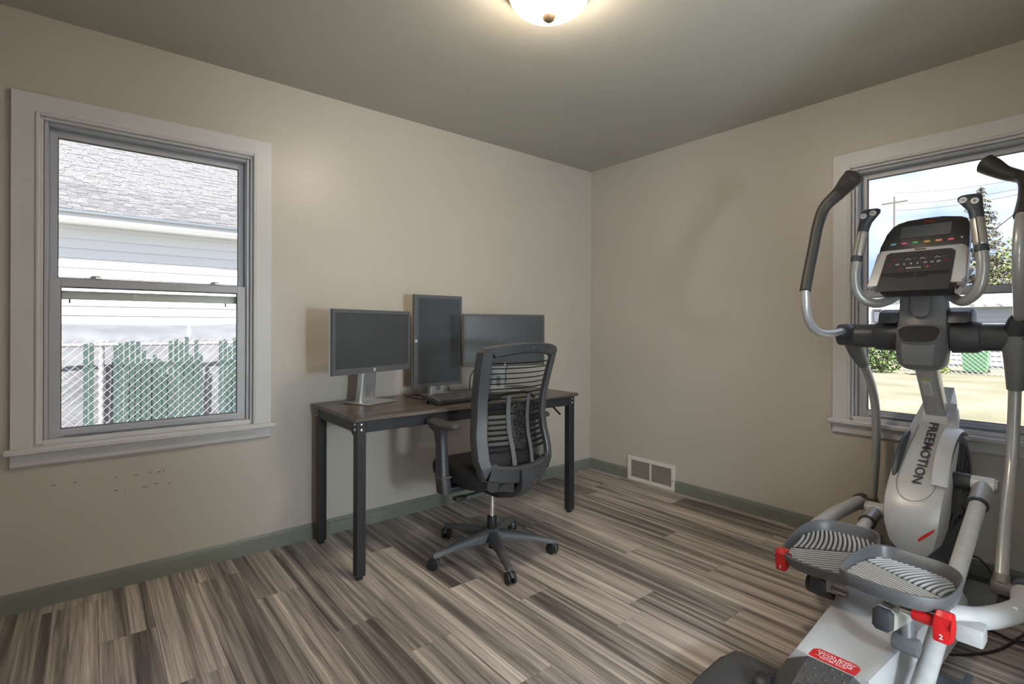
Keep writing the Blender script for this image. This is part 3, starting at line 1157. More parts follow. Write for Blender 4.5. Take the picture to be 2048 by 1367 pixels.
for so, zo, si, zi in segs:
    zi = min(zi, zo - 0.001) if zo > 1.0 else zi
    po, pi = BP(so, zo), BP(si, zi)
    m_ = (po + pi) / 2
    ring_rows.append([po + Vector((0, 0.007, 0)), po * 0.90 + pi * 0.10 - Vector((0, 0.004, 0)), po * 0.12 + pi * 0.88 - Vector((0, 0.004, 0)), pi + Vector((0, 0.004, 0)),
                      pi + Vector((0, TH * 0.7, 0)), m_ + Vector((0, TH, 0)), po + Vector((0, TH, 0))])
loft(b_, ring_rows + [ring_rows[0]], caps=False)
bmesh.ops.remove_doubles(b_, verts=b_.verts[:], dist=1e-5)
obj('back_frame', b_, M_CHFR, chair, angle=24)
b_ = B()
box(b_, (-0.016, -0.0012, -0.006), (0.016, 0.0, 0.006), 0.001, 1, Matrix.Translation(BP(0, 1.066) + Vector((0, -0.0065, 0))))
obj('brand_plate', b_, M_CHPAD, chair)


def back_sheet(z0, z1, inset, off, nz_=24, ns=20):
    q = B()
    rows_ = []
    for i in range(nz_ + 1):
        z = z0 + (z1 - z0) * i / nz_
        hw = bw(z) - inset
        rows_.append([q.verts.new(BP(-hw + 2 * hw * k / ns, z, off)) for k in range(ns + 1)])
    for i in range(nz_):
        for k in range(ns):
            q.faces.new((rows_[i][k], rows_[i][k + 1], rows_[i + 1][k + 1], rows_[i + 1][k]))
    return q


def band(z, hgt, inset, off, lo=-1.0, hi=1.0, sag=0.0):
    q = B()
    rows_ = []
    for zz in (z, z + hgt):
        hw = bw(z) - inset
        rows_.append([q.verts.new(BP(hw * (lo + (hi - lo) * k / 20), zz - sag * math.cos(hw * (lo + (hi - lo) * k / 20) / 0.2), off)) for k in range(21)])
    for k in range(20):
        q.faces.new((rows_[0][k], rows_[0][k + 1], rows_[1][k + 1], rows_[1][k]))
    bmesh.ops.solidify(q, geom=q.faces[:], thickness=0.002)
    return q


obj('back_net_upper', back_sheet(0.735, 1.035, 0.035, 0.034), M_NETA, chair)
obj('back_net_lower', back_sheet(0.520, 0.735, 0.035, 0.034), M_NETB, chair)
for i in range(18):
    z = 0.990 - i * 0.0245
    obj('net_band', band(z, 0.0055 + 0.0030 * max(0, i - 6) / 6, 0.037, 0.033), M_NETLINE, chair)
# lumbar layer: second net hung from two straps, with a perforated pad
b_ = B()
rows_ = []
for i in range(17):
    z = 0.505 + (0.845 - 0.505) * i / 16
    hw = 0.165 * (1 - 0.18 * max(0, (z - 0.80) / 0.045) ** 2)
    top_ = 0.0
    rows_.append([b_.verts.new(BP(-hw + 2 * hw * k / 16, z - (0.030 * (abs(-1 + k / 8)) ** 3 if i > 12 else 0), 0.052)) for k in range(17)])
for i in range(16):
    for k in range(16):
        b_.faces.new((rows_[i][k], rows_[i][k + 1], rows_[i + 1][k + 1], rows_[i + 1][k]))
obj('lumbar_net', b_, M_NETL, chair)
b_ = B()
tube(b_, [BP(s, 0.845 - 0.032 * (abs(s) / 0.14) ** 3, 0.052) for s in [-0.15 + 0.3 * i / 20 for i in range(21)]], 0.006, 8)
obj('lumbar_edge', b_, M_NETLINE, chair)
for s in (-0.062, 0.062):
    b_ = B()
    loft(b_, [[BP(s + a * 0.011 + (0.010 if s < 0 else -0.006) * (0.84 - z) / 0.33, z, 0.020 + c) for a, c in ((-1, 0), (1, 0), (1, 0.004), (-1, 0.004))]
              for z in [0.515 + 0.325 * i / 12 for i in range(13)]])
    obj('lumbar_strap', b_, M_STRAP, chair)
b_ = B()
pad = []
for i in range(24):
    t = 2 * math.pi * i / 24
    pad.append((math.copysign(abs(math.cos(t)) ** 0.7, math.cos(t)) * 0.058, 0.690 + math.copysign(abs(math.sin(t)) ** 0.75, math.sin(t)) * 0.110))
loft(b_, [[BP(s * k, 0.69 + (z - 0.69) * k, 0.030 - h) for s, z in pad] for k, h in ((0.96, -0.012), (1.0, -0.004), (0.97, 0.0), (0.8, 0.004), (0.4, 0.006))])
obj('lumbar_pad', b_, M_PERF, chair)
# lower bracket and spine down to the mechanism
b_ = B()
sp = []
for s0, z in ((0.040, 0.500), (0.036, 0.455), (0.032, 0.420), (0.030, 0.385), (0.036, 0.350), (0.050, 0.330)):
    y = {0.500: -1.066, 0.455: -1.066, 0.420: -1.062, 0.385: -1.040, 0.350: -0.985, 0.330: -0.90}[z]
    sp.append([Vector((BX + s0, y, z)), Vector((BX + s0, y + 0.035, z + 0.012)), Vector((BX - s0, y + 0.035, z + 0.012)), Vector((BX - s0, y, z))])
loft(b_, sp)
obj('back_spine', b_, M_CHFR, chair, angle=50)
b_ = B()
pl = [(-0.185, 0.465), (0.185, 0.465), (0.172, 0.408), (0.150, 0.394), (0.124, 0.396), (0.118, 0.424), (0.105, 0.436), (0.062, 0.436), (0.048, 0.424), (0.040, 0.380),
      (-0.040, 0.380), (-0.048, 0.424), (-0.062, 0.436), (-0.105, 0.436), (-0.118, 0.424), (-0.124, 0.396), (-0.150, 0.394), (-0.172, 0.408)]
fa_, fb_ = [], []
for s_, z in pl:
    p = BP(s_, max(z, 0.42)) + Vector((0, 0.35 * max(0, 0.42 - z), 0))
    p.z = z
    fa_.append(b_.verts.new(p))
    fb_.append(b_.verts.new(p + Vector((0, 0.026, 0))))
f1, f2 = b_.faces.new(fa_), b_.faces.new(fb_[::-1])
for i in range(len(pl)):
    k = (i + 1) % len(pl)
    b_.faces.new((fa_[i], fb_[i], fb_[k], fa_[k]))
bmesh.ops.triangulate(b_, faces=[f1, f2])
obj('back_bracket', b_, M_CHFR, chair, angle=40)
# arm rests
for sgn in (-1, 1):
    ax_ = CX + sgn * 0.285
    az = 0.672
    b_ = B()
    pl = []
    for i in range(28):
        t = 2 * math.pi * i / 28
        pl.append((math.copysign(abs(math.cos(t)) ** 0.75, math.cos(t)) * 0.045 * (1 + 0.12 * math.sin(t)), math.copysign(abs(math.sin(t)) ** 0.8, math.sin(t)) * 0.125))
    loft(b_, [[Vector((ax_ + x * k, CY + 0.010 + y * k, az + z + 0.008 * (y / 0.125) ** 2)) for x, y in pl]
              for z, k in ((0.0, 0.80), (0.004, 0.93), (0.012, 1.0), (0.022, 0.985), (0.028, 0.92), (0.031, 0.6))])
    obj('arm_pad', b_, M_CHPAD, chair, angle=60)
    b_ = B()
    loft(b_, [[Vector((ax_ + dx + a * wv, CY + 0.02 + oy + b2 * dv, z)) for a, b2 in ((-1, -1), (-0.5, -1.3), (0.5, -1.3), (1, -1), (1, 1), (-1, 1))]
              for z, wv, dv, dx, oy in ((0.360, 0.024, 0.030, 0.01 * -sgn, 0.0), (0.440, 0.023, 0.029, 0, 0.0), (0.455, 0.022, 0.027, 0, 0.0), (0.60, 0.019, 0.024, 0, 0.010), (0.650, 0.022, 0.028, 0, 0.018), (0.674, 0.032, 0.05, 0, 0.03))])
    obj('arm_post', b_, M_CHFR, chair, angle=50)
    b_ = B()
    box(b_, (CX + sgn * 0.08, CY - 0.015, 0.362), (CX + sgn * 0.29, CY + 0.055, 0.388), 0.006, 2)
    obj('arm_bracket', b_, M_KEYB, chair)
    b_ = B()
    box(b_, (ax_ - 0.026, CY - 0.022, 0.436), (ax_ + 0.026, CY + 0.056, 0.447), 0.003)
    obj('height_latch', b_, M_STRAP, chair)

# ------------------------------------------------------------------ elliptical trainer
EY = -2.298                     # centre line, machine runs along x and faces the window
M_SILVER = mat('silver_plastic', (0.58, 0.585, 0.60), 0.36, 0.1, var=0.03, vscale=6)
M_TUBE = mat('silver_painted_tube', (0.46, 0.47, 0.475), 0.30, 0.4, var=0.03, vscale=8)
M_TUBEW = mat('pale_painted_tube', (0.60, 0.60, 0.60), 0.38, 0.1, var=0.06, vscale=25)
M_GRAPH = mat('graphite_plastic', (0.052, 0.056, 0.064), 0.42, bump=0.05, bscale=500)
M_GRAPH2 = mat('grey_plastic', (0.150, 0.157, 0.168), 0.42, bump=0.05, bscale=500)
M_NAVY = mat('dark_slate_plastic', (0.058, 0.070, 0.086), 0.45, bump=0.05, bscale=500)
M_GRIP = mat('rubber_grip', (0.040, 0.036, 0.034), 0.50, bump=0.5, bscale=160)
M_RED = mat('red_knob_plastic', (0.62, 0.018, 0.022), 0.30)
M_PEDAL = mat('pedal_grey', (0.115, 0.118, 0.125), 0.40, bump=0.05, bscale=300)
M_RIB = mat('pedal_rib_light', (0.52, 0.53, 0.55), 0.45)
M_PANEL = mat('console_black', (0.038, 0.038, 0.043), 0.34)
M_LCD = mat('lcd_grey', (0.115, 0.118, 0.135), 0.25)
M_REDINK = mat('red_ink', (0.70, 0.03, 0.03), 0.5)
M_SENSOR = mat('pulse_sensor_metal', (0.50, 0.49, 0.46), 0.35, 0.5)

ell = thing('elliptical_trainer', 'silver and black elliptical trainer with red pedal knobs under the window', 'exercise machine', (-0.95, EY, 0))
PVX, PVZ, HW = -0.44, 1.16, 0.278


def swing(p, ang, side):
    """handlebar point (forward, outward, up from pivot) turned about the pivot axis"""
    a = math.radians(ang)
    c, s = math.cos(a), math.sin(a)
    dx, dy, dz = p
    return Vector((PVX + dx * c + dz * s, EY + side * (HW + dy), PVZ - dx * s + dz * c))


UPPER = [(-0.020, 0.004, 0.000), (-0.048, 0.010, 0.007), (-0.164, 0.022, 0.033), (-0.278, 0.030, 0.075), (-0.350, 0.034, 0.134), (-0.374, 0.036, 0.209),
         (-0.357, 0.036, 0.292)]
GRIP = [(-0.357, 0.036, 0.288), (-0.304, 0.034, 0.354), (-0.238, 0.030, 0.435), (-0.176, 0.022, 0.526), (-0.125, 0.004, 0.594), (-0.105, -0.050, 0.643),
        (-0.108, -0.085, 0.676), (-0.112, -0.112, 0.700), (-0.113, -0.122, 0.709)]
LOWER = [(0.010, 0, -0.080), (0.034, 0, -0.125), (0.084, -0.004, -0.198), (0.143, -0.008, -0.322), (0.169, -0.010, -0.442), (0.158, -0.010, -0.548),
         (0.110, -0.010, -0.692), (0.049, -0.005, -0.832), (0.010, 0, -0.925)]
JOINTS = {}
for side, ang in ((1, -19.0), (-1, 21.0)):
    b_ = B()
    tube(b_, catmull([swing(p, ang, side) for p in UPPER], 6), 0.0165, 16)
    hb = obj('moving_handlebar', b_, M_TUBE, ell)
    b_ = B()
    gp = catmull([swing(p, ang, side) for p in GRIP], 6)
    tube(b_, gp, lerp_list([0.0215, 0.0215, 0.0215, 0.0220, 0.0235, 0.028, 0.037, 0.041, 0.018], len(gp)), 18,
         ell=lerp_list([1, 1, 1, 1, 1.0, 1.0, 0.95, 0.9, 0.9], len(gp)), ref=(1, 0, 0))
    obj('hand_grip', b_, M_GRIP, hb)
    # lower arm
    b_ = B()
    tube(b_, catmull([swing(p, ang, side) for p in LOWER], 6), 0.0195, 16)
    lo = obj('lower_arm', b_, M_TUBE, ell)
    # pivot hub: collar for the handle, sleeve for the lower arm
    b_ = B()
    hy = EY + side * HW
    cyl(b_, (PVX, hy - 0.052, PVZ - 0.03), (PVX, hy + 0.052, PVZ - 0.03), 0.050, 28, bev=0.008)
    tube(b_, [swing((0.0, 0, -0.03), ang, side), swing((-0.045, 0.008, 0.002), ang, side), swing((-0.075, 0.013, 0.010), ang, side), swing((-0.082, 0.014, 0.012), ang, side)],
         [0.040, 0.034, 0.028, 0.022], 20)
    obj('pivot_hub', b_, M_GRAPH, ell)
    b_ = B()
    sl = catmull([swing(p, ang, side) for p in ((0.0, 0, -0.035), (0.012, 0, -0.075), (0.040, 0, -0.135), (0.092, -0.004, -0.215))], 4)
    tube(b_, sl, lerp_list([0.043, 0.040, 0.034, 0.025], len(sl)), 20)
    obj('arm_sleeve', b_, M_GRAPH2, ell)
    j = swing((0.010, 0, -0.934), ang, side)
    JOINTS[side] = j
    b_ = B()
    cyl(b_, j + Vector((0, -side * 0.026, -0.012)), j + Vector((0, side * 0.040, -0.012)), 0.026, 20, bev=0.004)
    tube(b_, [swing((0.012, 0, -0.905), ang, side), j], [0.023, 0.026], 16)
    lb_ = obj('joint_bracket', b_, mat('taupe_metal', (0.22, 0.195, 0.175), 0.4, 0.4), lo)

# pivot cross tube with stepped sleeves
for side in (1, -1):
    b_ = B()
    y0 = EY + side * 0.09
    prof = [(0.0, 0.0), (0.066, 0.0), (0.064, 0.075), (0.058, 0.088), (0.054, 0.090), (0.053, 0.170), (0.047, 0.174), (0.047, 0.180), (0.0, 0.180)]
    lathe(b_, [(r, side * h) for r, h in prof], (PVX, y0, PVZ - 0.034), 'y', 28)
    obj('pivot_sleeve', b_, M_GRAPH, ell)
    b_ = B()
    pts = [(-0.075, 0.03), (0.07, 0.03), (0.06, 0.085), (0.03, 0.105), (-0.02, 0.105), (-0.06, 0.085)]
    prism(b_, [Vector((PVX + a, y0 - side * 0.01, PVZ + 0.0 + z * 0.8)) for a, z in pts], (0, side * 0.075, 0), 0.012)
    obj('sleeve_hump', b_, M_GRAPH, ell)


# mast head: the housing that carries console, bottle holder and pivot tube
def mast_ring(x, z, hw, df, db):
    return [Vector((x - df, EY + hw * 0.62, z)), Vector((x - df * 0.75, EY + hw * 0.92, z)), Vector((x, EY + hw, z)), Vector((x + db, EY + hw * 0.85, z)),
            Vector((x + db, EY - hw * 0.85, z)), Vector((x, EY - hw, z)), Vector((x - df * 0.75, EY - hw * 0.92, z)), Vector((x - df, EY - hw * 0.62, z))]


b_ = B()
loft(b_, [mast_ring(-0.455, 0.985, 0.040, 0.055, 0.05), mast_ring(-0.455, 0.992, 0.060, 0.085, 0.055), mast_ring(-0.455, 1.010, 0.078, 0.108, 0.06),
          mast_ring(-0.455, 1.05, 0.084, 0.116, 0.06), mast_ring(-0.455, 1.085, 0.087, 0.118, 0.06), mast_ring(-0.455, 1.105, 0.089, 0.112, 0.06),
          mast_ring(-0.455, 1.170, 0.088, 0.072, 0.06), mast_ring(-0.46, 1.215, 0.086, 0.050, 0.055), mast_ring(-0.47, 1.27, 0.083, 0.042, 0.05), mast_ring(-0.48, 1.33, 0.083, 0.04, 0.05)])
mast = obj('mast_head', b_, M_GRAPH2, ell, angle=40)
# bottle holder recess: raised rim and flat black sheet painting the shade inside
d1, d2 = Vector((-0.572, EY, 1.098)), Vector((-0.530, EY, 1.172))
sl_ = (d2 - d1).normalized()
nrm = Vector((-sl_.z, 0, sl_.x))


def cup(k, h):
    return [d1.lerp(d2, 0.5) + Vector((0, a * 0.068 * k * (1.0 + 0.12 * t), 0)) + sl_ * (t * 0.040 * k) + nrm * h for a, t in
            [(math.copysign(abs(math.cos(q)) ** 0.55, math.cos(q)), math.copysign(abs(math.sin(q)) ** 0.6, math.sin(q))) for q in [2 * math.pi * i / 28 for i in range(28)]]]


b_ = B()
loft(b_, [cup(1.12, -0.012), cup(1.13, 0.004), cup(1.05, 0.009), cup(0.98, 0.006), cup(0.95, -0.006)], caps=False)
obj('holder_rim', b_, M_GRAPH2, mast, angle=50)
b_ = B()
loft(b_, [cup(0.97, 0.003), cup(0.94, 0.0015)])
obj('holder_shade', b_, mat('deep_black', (0.006, 0.007, 0.009), 0.6), mast, angle=50)
b_ = B()
tg = [(-0.034, 1.335), (0.034, 1.335), (0.034, 1.245), (0.030, 1.225), (0.018, 1.212), (0.0, 1.208), (-0.018, 1.212), (-0.030, 1.225), (-0.034, 1.245)]
prism(b_, [Vector((-0.5185 + (1.24 - z) * -0.06, EY + a * 1.02, z)) for a, z in tg], (-0.012, 0, 0), 0.004)
obj('mast_tongue', b_, M_GRAPH2, mast, angle=50)

# column tube and its sticker
b_ = B()
ca, cb = Vector((-0.440, EY, 1.02)), Vector((-0.225, EY, 0.765))
cdir = (cb - ca).normalized()
cn = Vector((cdir.z, 0, -cdir.x))
colr = []
for t in (0.0, 1.0):
    c = ca.lerp(cb, t)
    colr.append([c + Vector((0, a * 0.036, 0)) + cn * (q * 0.034) for a, q in ((-1, -0.75), (-0.75, -1), (0.75, -1), (1, -0.75), (1, 0.75), (0.75, 1), (-0.75, 1), (-1, 0.75))])
loft(b_, colr)
colm = obj('column', b_, M_TUBE, ell, angle=50)
# which face looks back to the user
cback = cn if cn.x < 0 else -cn
b_ = B()
Ms = frame_matrix(ca.lerp(cb, 0.36) + cback * 0.0343, (0, -1, 0), -cdir)
box(b_, (-0.022, -0.050, 0), (0.010, 0.050, 0.0006), 0, 1, Ms)
stk = obj('warning_label', b_, M_LOGO, colm, smooth=False)
b_ = B()
box(b_, (-0.022, 0.036, 0.0006), (0.010, 0.050, 0.0010), 0, 1, Ms)
obj('label_stripe', b_, mat('label_yellow', (0.55, 0.50, 0.18), 0.5), stk, smooth=False)
for i in range(5):
    b_ = B()
    box(b_, (-0.018 + 0.005 * i, -0.045, 0.0006), (-0.0165 + 0.005 * i, 0.030 - 0.006 * (i % 3), 0.0010), 0, 1, Ms)
    obj('label_print', b_, M_GRAPH2, stk, smooth=False)

# front shroud: silver upper shell over a dark lower shell
sil = [(-0.100, 0.770), (-0.235, 0.785), (-0.305, 0.728), (-0.455, 0.618), (-0.572, 0.534), (-0.650, 0.468), (-0.676, 0.420), (-0.678, 0.360), (-0.668, 0.290),
       (-0.640, 0.272), (-0.520, 0.300), (-0.360, 0.360), (-0.200, 0.430), (-0.080, 0.520)]
b_ = B()
shr = []
prof = []
# cross sections marching down the front line, rounded towards the user
front = [(-0.235, 0.787, 0.060, 0.13), (-0.305, 0.728, 0.075, 0.20), (-0.380, 0.673, 0.086, 0.26), (-0.455, 0.618, 0.094, 0.31), (-0.572, 0.534, 0.100, 0.38),
         (-0.645, 0.470, 0.101, 0.42), (-0.676, 0.415, 0.099, 0.44), (-0.680, 0.360, 0.094, 0.44), (-0.672, 0.300, 0.080, 0.42), (-0.655, 0.262, 0.055, 0.40)]
for x, z, hw, dp in front:
    flat = 0.66
    ring = []
    for a, q in ((-0.60, 1.0), (-0.62, 0.36), (-1.0, 0.34), (-1.03, 0.22), (-0.98, 0.08), (-0.90, 0.030), (-flat, 0.004), (-0.3, -0.003), (0.3, -0.003), (flat, 0.004), (0.90, 0.030), (0.98, 0.08), (1.03, 0.22), (1.0, 0.34), (0.62, 0.36), (0.60, 1.0)):
        ring.append(Vector((x + dp * q, EY + a * hw, z + (0.10 * q if z > 0.45 else 0.0))))
    shr.append(ring)
loft(b_, shr)
shroud = obj('front_shroud', b_, M_SILVER, ell, angle=32)
b_ = B()
low = []
for z, hw, xf in ((0.335, 0.092, -0.655), (0.22, 0.098, -0.640), (0.10, 0.102, -0.625), (0.02, 0.102, -0.620)):
    low.append([Vector((-0.16, EY + hw, z)), Vector((xf + 0.12, EY + hw, z)), Vector((xf + 0.03, EY + hw * 0.8, z)), Vector((xf, EY + hw * 0.4, z)), Vector((xf, EY - hw * 0.4, z)),
                Vector((xf + 0.03, EY - hw * 0.8, z)), Vector((xf + 0.12, EY - hw, z)), Vector((-0.16, EY - hw, z))])
loft(b_, low)
lowsh = obj('lower_shroud', b_, M_NAVY, ell, angle=45)
for zz in (0.232, 0.200):
    b_ = B()
    tube(b_, [(-0.645, EY - 0.01, zz), (-0.643, EY - 0.03, zz), (-0.615, EY - 0.070, zz + 0.002)], 0.0014, 6)
    obj('level_mark', b_, M_WHITEINK, lowsh)
b_ = B()
box(b_, (-0.648, EY - 0.0115, 0.205), (-0.642, EY - 0.0085, 0.232))
obj('level_mark', b_, M_WHITEINK, lowsh)
# face inlay outline and lettering down the sloping face
fa, fb = Vector((-0.305, EY, 0.728)), Vector((-0.572, EY, 0.534))
fd = (fb - fa).normalized()
fn = Vector((-abs(fd.z), 0, abs(fd.x)))
Mf = frame_matrix(fa.lerp(fb, 0.50) + fn * 0.0055, fd, (0, -1, 0))
text('brand_lettering', 'FREEMOTION', Mf, 0.046, M_GRAPH, shroud, 0.0005, 1.30, offset=0.0004)
b_ = B()
inl = [fa.lerp(fb, t) + Vector((0, EY * 0 + y, 0)) + fn * 0.0048 for t, y in ((0.02, 0.050), (0.5, 0.062), (0.95, 0.066), (1.12, 0.060), (1.26, 0.040), (1.32, 0.0), (1.26, -0.040), (1.12, -0.060), (0.95, -0.066), (0.5, -0.062), (0.02, -0.050))]
inl2 = []
for p in catmull(inl, 4):
    # drop the line onto the shell where the face bends down
    if p.x < -0.572:
        k = (-0.572 - p.x) / 0.1
        p = p + fn * (0.0 - 0.006 * k)
    inl2.append(p)
tube(b_, inl2, 0.0012, 6)
obj('inlay_line', b_, M_GRAPH2, shroud)
# slanted red-white strip low on the side
from mathutils.bvhtree import BVHTree
_o = ORG[shroud.as_pointer()]
_t = BVHTree.FromPolygons([v.co + _o for v in shroud.data.vertices], [p.vertices[:] for p in shroud.data.polygons])


def on_shroud(u, v, lift=0.0012):
    d = (on(u, v, 'x', -0.3) - CAM).normalized()
    h = _t.ray_cast(CAM, d)
    if h[0] is None:
        return on(u, v, 'x', -0.62)
    n = h[1] if h[1].dot(d) < 0 else -h[1]
    return h[0] + n * lift


b_ = B()
st0 = [(1835, 1078), (1846, 1070), (1857, 1064), (1868, 1058)]
st1 = [(1837, 1083), (1848, 1077), (1859, 1070), (1868, 1063)]
g_ = [[on_shroud(u, v, L) for u, v in st] for L in (0.0012, -0.004) for st in (st0, st1)]
loft(b_, [[g_[0][i], g_[1][i], g_[3][i], g_[2][i]] for i in range(4)])
obj('side_badge', b_, M_REDINK, shroud, smooth=False)
# collar where the column enters
b_ = B()
cc_ = Vector((-0.228, EY, 0.772))
loft(b_, [[cc_ + Vector((dx * k, a * k, dz)) + Vector((0, 0, h)) for dx, a, dz in ((-0.060, -0.045, -0.02), (-0.060, 0.045, -0.02), (0.06, 0.060, 0.02), (0.06, -0.060, 0.02))]
          for k, h in ((1.1, -0.05), (1.05, 0.0), (0.92, 0.018))])
obj('column_collar', b_, M_SILVER, shroud, angle=30)

# crank discs and their guards on both sides
DCX, DCZ, DR = -0.312, 0.435, 0.270
for side in (1, -1):
    yd = EY + side * 0.070
    b_ = B()
    lathe(b_, [(0, 0.0), (DR - 0.01, 0.0), (DR, side * 0.006), (DR, side * 0.016), (DR - 0.012, side * 0.022), (DR - 0.040, side * 0.020), (DR - 0.045, side * 0.012),
               (0.09, side * 0.010), (0.07, side * 0.018), (0, side * 0.018)], (DCX, yd, DCZ), 'y', 56)
    disc = obj('crank_disc', b_, M_NAVY, ell)
    for k in range(12):
        t = 2 * math.pi * k / 12
        r0, r1 = Vector((math.cos(t), 0, math.sin(t))), Vector((math.cos(t + 0.16), 0, math.sin(t + 0.16)))
        b_ = B()
        cdd = Vector((DCX, yd + side * 0.010, DCZ))
        prism(b_, [cdd + r0 * 0.10, cdd + r0 * 0.235, cdd + r1 * 0.235], (0, side * 0.007, 0))
        obj('disc_ridge', b_, M_GRAPH, disc, smooth=False)
    if side > 0:
        continue
    b_ = B()
    arc = []
    for t in [math.radians(q) for q in range(64, 168, 8)]:
        d_ = Vector((math.cos(t), 0, math.sin(t)))
        c_ = Vector((DCX, 0, DCZ))
        arc.append([c_ + d_ * r + Vector((0, EY + side * y, 0)) for r, y in ((DR + 0.006, 0.050), (DR + 0.026, 0.050), (DR + 0.022, 0.088), (DR + 0.014, 0.100), (DR + 0.006, 0.096))])
    loft(b_, arc)
    obj('disc_guard', b_, M_SILVER, ell, angle=45)

# cranks, roller arms
PIN = {-1: Vector((-0.470, 0, 0.545)), 1: Vector((-0.390, 0, 0.325))}
for side in (1, -1):
    p = PIN[side]
    y0, y1 = EY + side * 0.088, EY + side * 0.225
    b_ = B()
    cyl(b_, (p.x, y0, p.z), (p.x, y0 + side * 0.065, p.z), 0.033, 24, bev=0.003)
    cr_ = obj('crank_boss', b_, M_GRAPH, ell)
    b_ = B()
    cyl(b_, (p.x, y0 + side * 0.065, p.z), (p.x, y1, p.z), 0.031, 24, bev=0.003)
    obj('crank_pin', b_, M_TUBEW, cr_)
    b_ = B()
    cyl(b_, (p.x, y1, p.z), (p.x, y1 + side * 0.008, p.z), 0.026, 24, bev=0.002)
    obj('pin_cap', b_, M_TUBE, cr_)
    ya = EY + side * 0.190
    if side < 0:
        bot = Vector((-1.54, ya, 0.078))
    else:
        bot = on(1634, 1168, 'y', ya)
    top = Vector((p.x - 0.02, ya, p.z - 0.012))
    d_ = (bot - top).normalized()
    b_ = B()
    tube(b_, [top + d_ * -0.025, top + d_ * -0.018, top + d_ * 0.10, top + d_ * 0.104], [0.020, 0.031, 0.032, 0.026], 20)
    so_ = obj('arm_socket', b_, M_TUBE, ell)
    b_ = B()
    tube(b_, [top + d_ * 0.10, top + d_ * 0.112], 0.0335, 20)
    obj('socket_ring', b_, M_GRAPH, so_)
    b_ = B()
    tube(b_, [top + d_ * 0.05, bot], 0.0255, 20)
    obj('roller_arm', b_, M_TUBEW, ell)
    b_ = B()
    if side < 0:
        cyl(b_, bot + Vector((0, -0.030, -0.018)), bot + Vector((0, 0.030, -0.018)), 0.055, 28, bev=0.008)
    else:
        cyl(b_, bot + Vector((0, -0.022, 0)), bot + Vector((0, 0.032, 0)), 0.034, 24, bev=0.008)
    obj('roller_wheel', b_, M_GRAPH, ell)
    if side > 0:
        b_ = B()
        cyl(b_, bot + Vector((0, -0.02, 0)), (bot.x, EY + 0.09, bot.z), 0.012, 14)
        obj('roller_axle', b_, M_STEEL, ell)

# base: long tapered ramp cover, dark tread at the rear, stabilisers
RZ = 0.170


def rail_ring(x, hw, zt, hi):
    return [Vector((x, EY + hw + 0.030, 0.035)), Vector((x, EY + hw + 0.026, zt - 0.045)), Vector((x, EY + hw, zt)), Vector((x, EY + hw - 0.028, zt)), Vector((x, EY + hi, zt - 0.005)),
            Vector((x, EY - hi, zt - 0.005)), Vector((x, EY - hw + 0.028, zt)), Vector((x, EY - hw, zt)), Vector((x, EY - hw - 0.026, zt - 0.045)), Vector((x, EY - hw - 0.030, 0.035))]


b_ = B()
loft(b_, [rail_ring(-1.50, 0.096, RZ - 0.004, 0.056), rail_ring(-1.25, 0.112, RZ, 0.070), rail_ring(-1.00, 0.130, RZ + 0.004, 0.086), rail_ring(-0.78, 0.136, RZ + 0.006, 0.092), rail_ring(-0.60, 0.138, RZ, 0.094)])
rail = obj('ramp_cover', b_, M_SILVER, ell, angle=25)
b_ = B()
ld = [(-1.500, 0.096, RZ - 0.008), (-1.560, 0.096, RZ - 0.020), (-1.70, 0.100, 0.095), (-1.80, 0.100, 0.055)]
loft(b_, [[Vector((x, EY + hw + 0.031, 0.03)), Vector((x, EY + hw + 0.027, zt - 0.04 if zt > 0.08 else 0.035)), Vector((x, EY + hw * 0.62, zt)), Vector((x, EY - hw * 0.62, zt)),
           Vector((x, EY - hw - 0.027, zt - 0.04 if zt > 0.08 else 0.035)), Vector((x, EY - hw - 0.031, 0.03))] for x, hw, zt in ld])
tread = obj('rear_tread', b_, mat('tread_graphite', (0.075, 0.075, 0.078), 0.45, bump=0.08, bscale=300), ell, angle=20)
bmd = B()
lathe(bmd, [(0.0055, 0.0), (0.0045, 0.002), (0.002, 0.003), (0, 0.0032)], (0, 0, 0), 'z', 10)
bme = mesh_from(bmd, 'tread_stud')
bme.materials.append(tread.data.materials[0])
for i in range(11):
    x = -1.512 - 0.024 * i
    for (xa, _, za), (xb, _, zb_) in zip(ld, ld[1:]):
        if xb <= x <= xa:
            z = za + (zb_ - za) * (x - xa) / (xb - xa)
    for k in range(5):
        y = EY - 0.052 + 0.026 * k + (0.006 if i % 2 else -0.006)
        if abs(y - EY) < 0.058:
            inst('tread_stud', bme, (x, y, z - 0.0003), tread)
# red badge on the ramp
Mr = Matrix(((0, -0.0, 0, 0), (0, 0, 0, 0), (0, 0, 0, 0), (0, 0, 0, 1)))
Mr = frame_matrix(Vector((-1.466, EY, RZ - 0.0085)), (0, -1, 0), (1, 0, 0))
b_ = B()
bp = [(-0.070, -0.028), (0.070, -0.028), (0.066, 0.010), (0.050, 0.028), (-0.050, 0.028), (-0.066, 0.010)]
prism(b_, [Mr @ Vector((a, q, 0.0)) for a, q in bp], (0, 0, 0.0025))
bd = obj('ramp_badge', b_, M_RED, ell, smooth=False)
for body, oy, sz in (('TOTAL BODY', 0.0135, 0.0150), ('TONING', -0.0010, 0.0215), ('POWER RAMP', -0.0185, 0.0100)):
    text('badge_lettering', body, Mr @ Matrix.Translation((0, oy, 0.0027)), sz, M_WHITEINK, bd, 0.0002, 1.12)
b_ = B()
box(b_, (-0.050, -0.0115, 0.0027), (0.050, -0.0105, 0.003), 0, 1, Mr)
obj('badge_rule', b_, M_WHITEINK, bd, smooth=False)
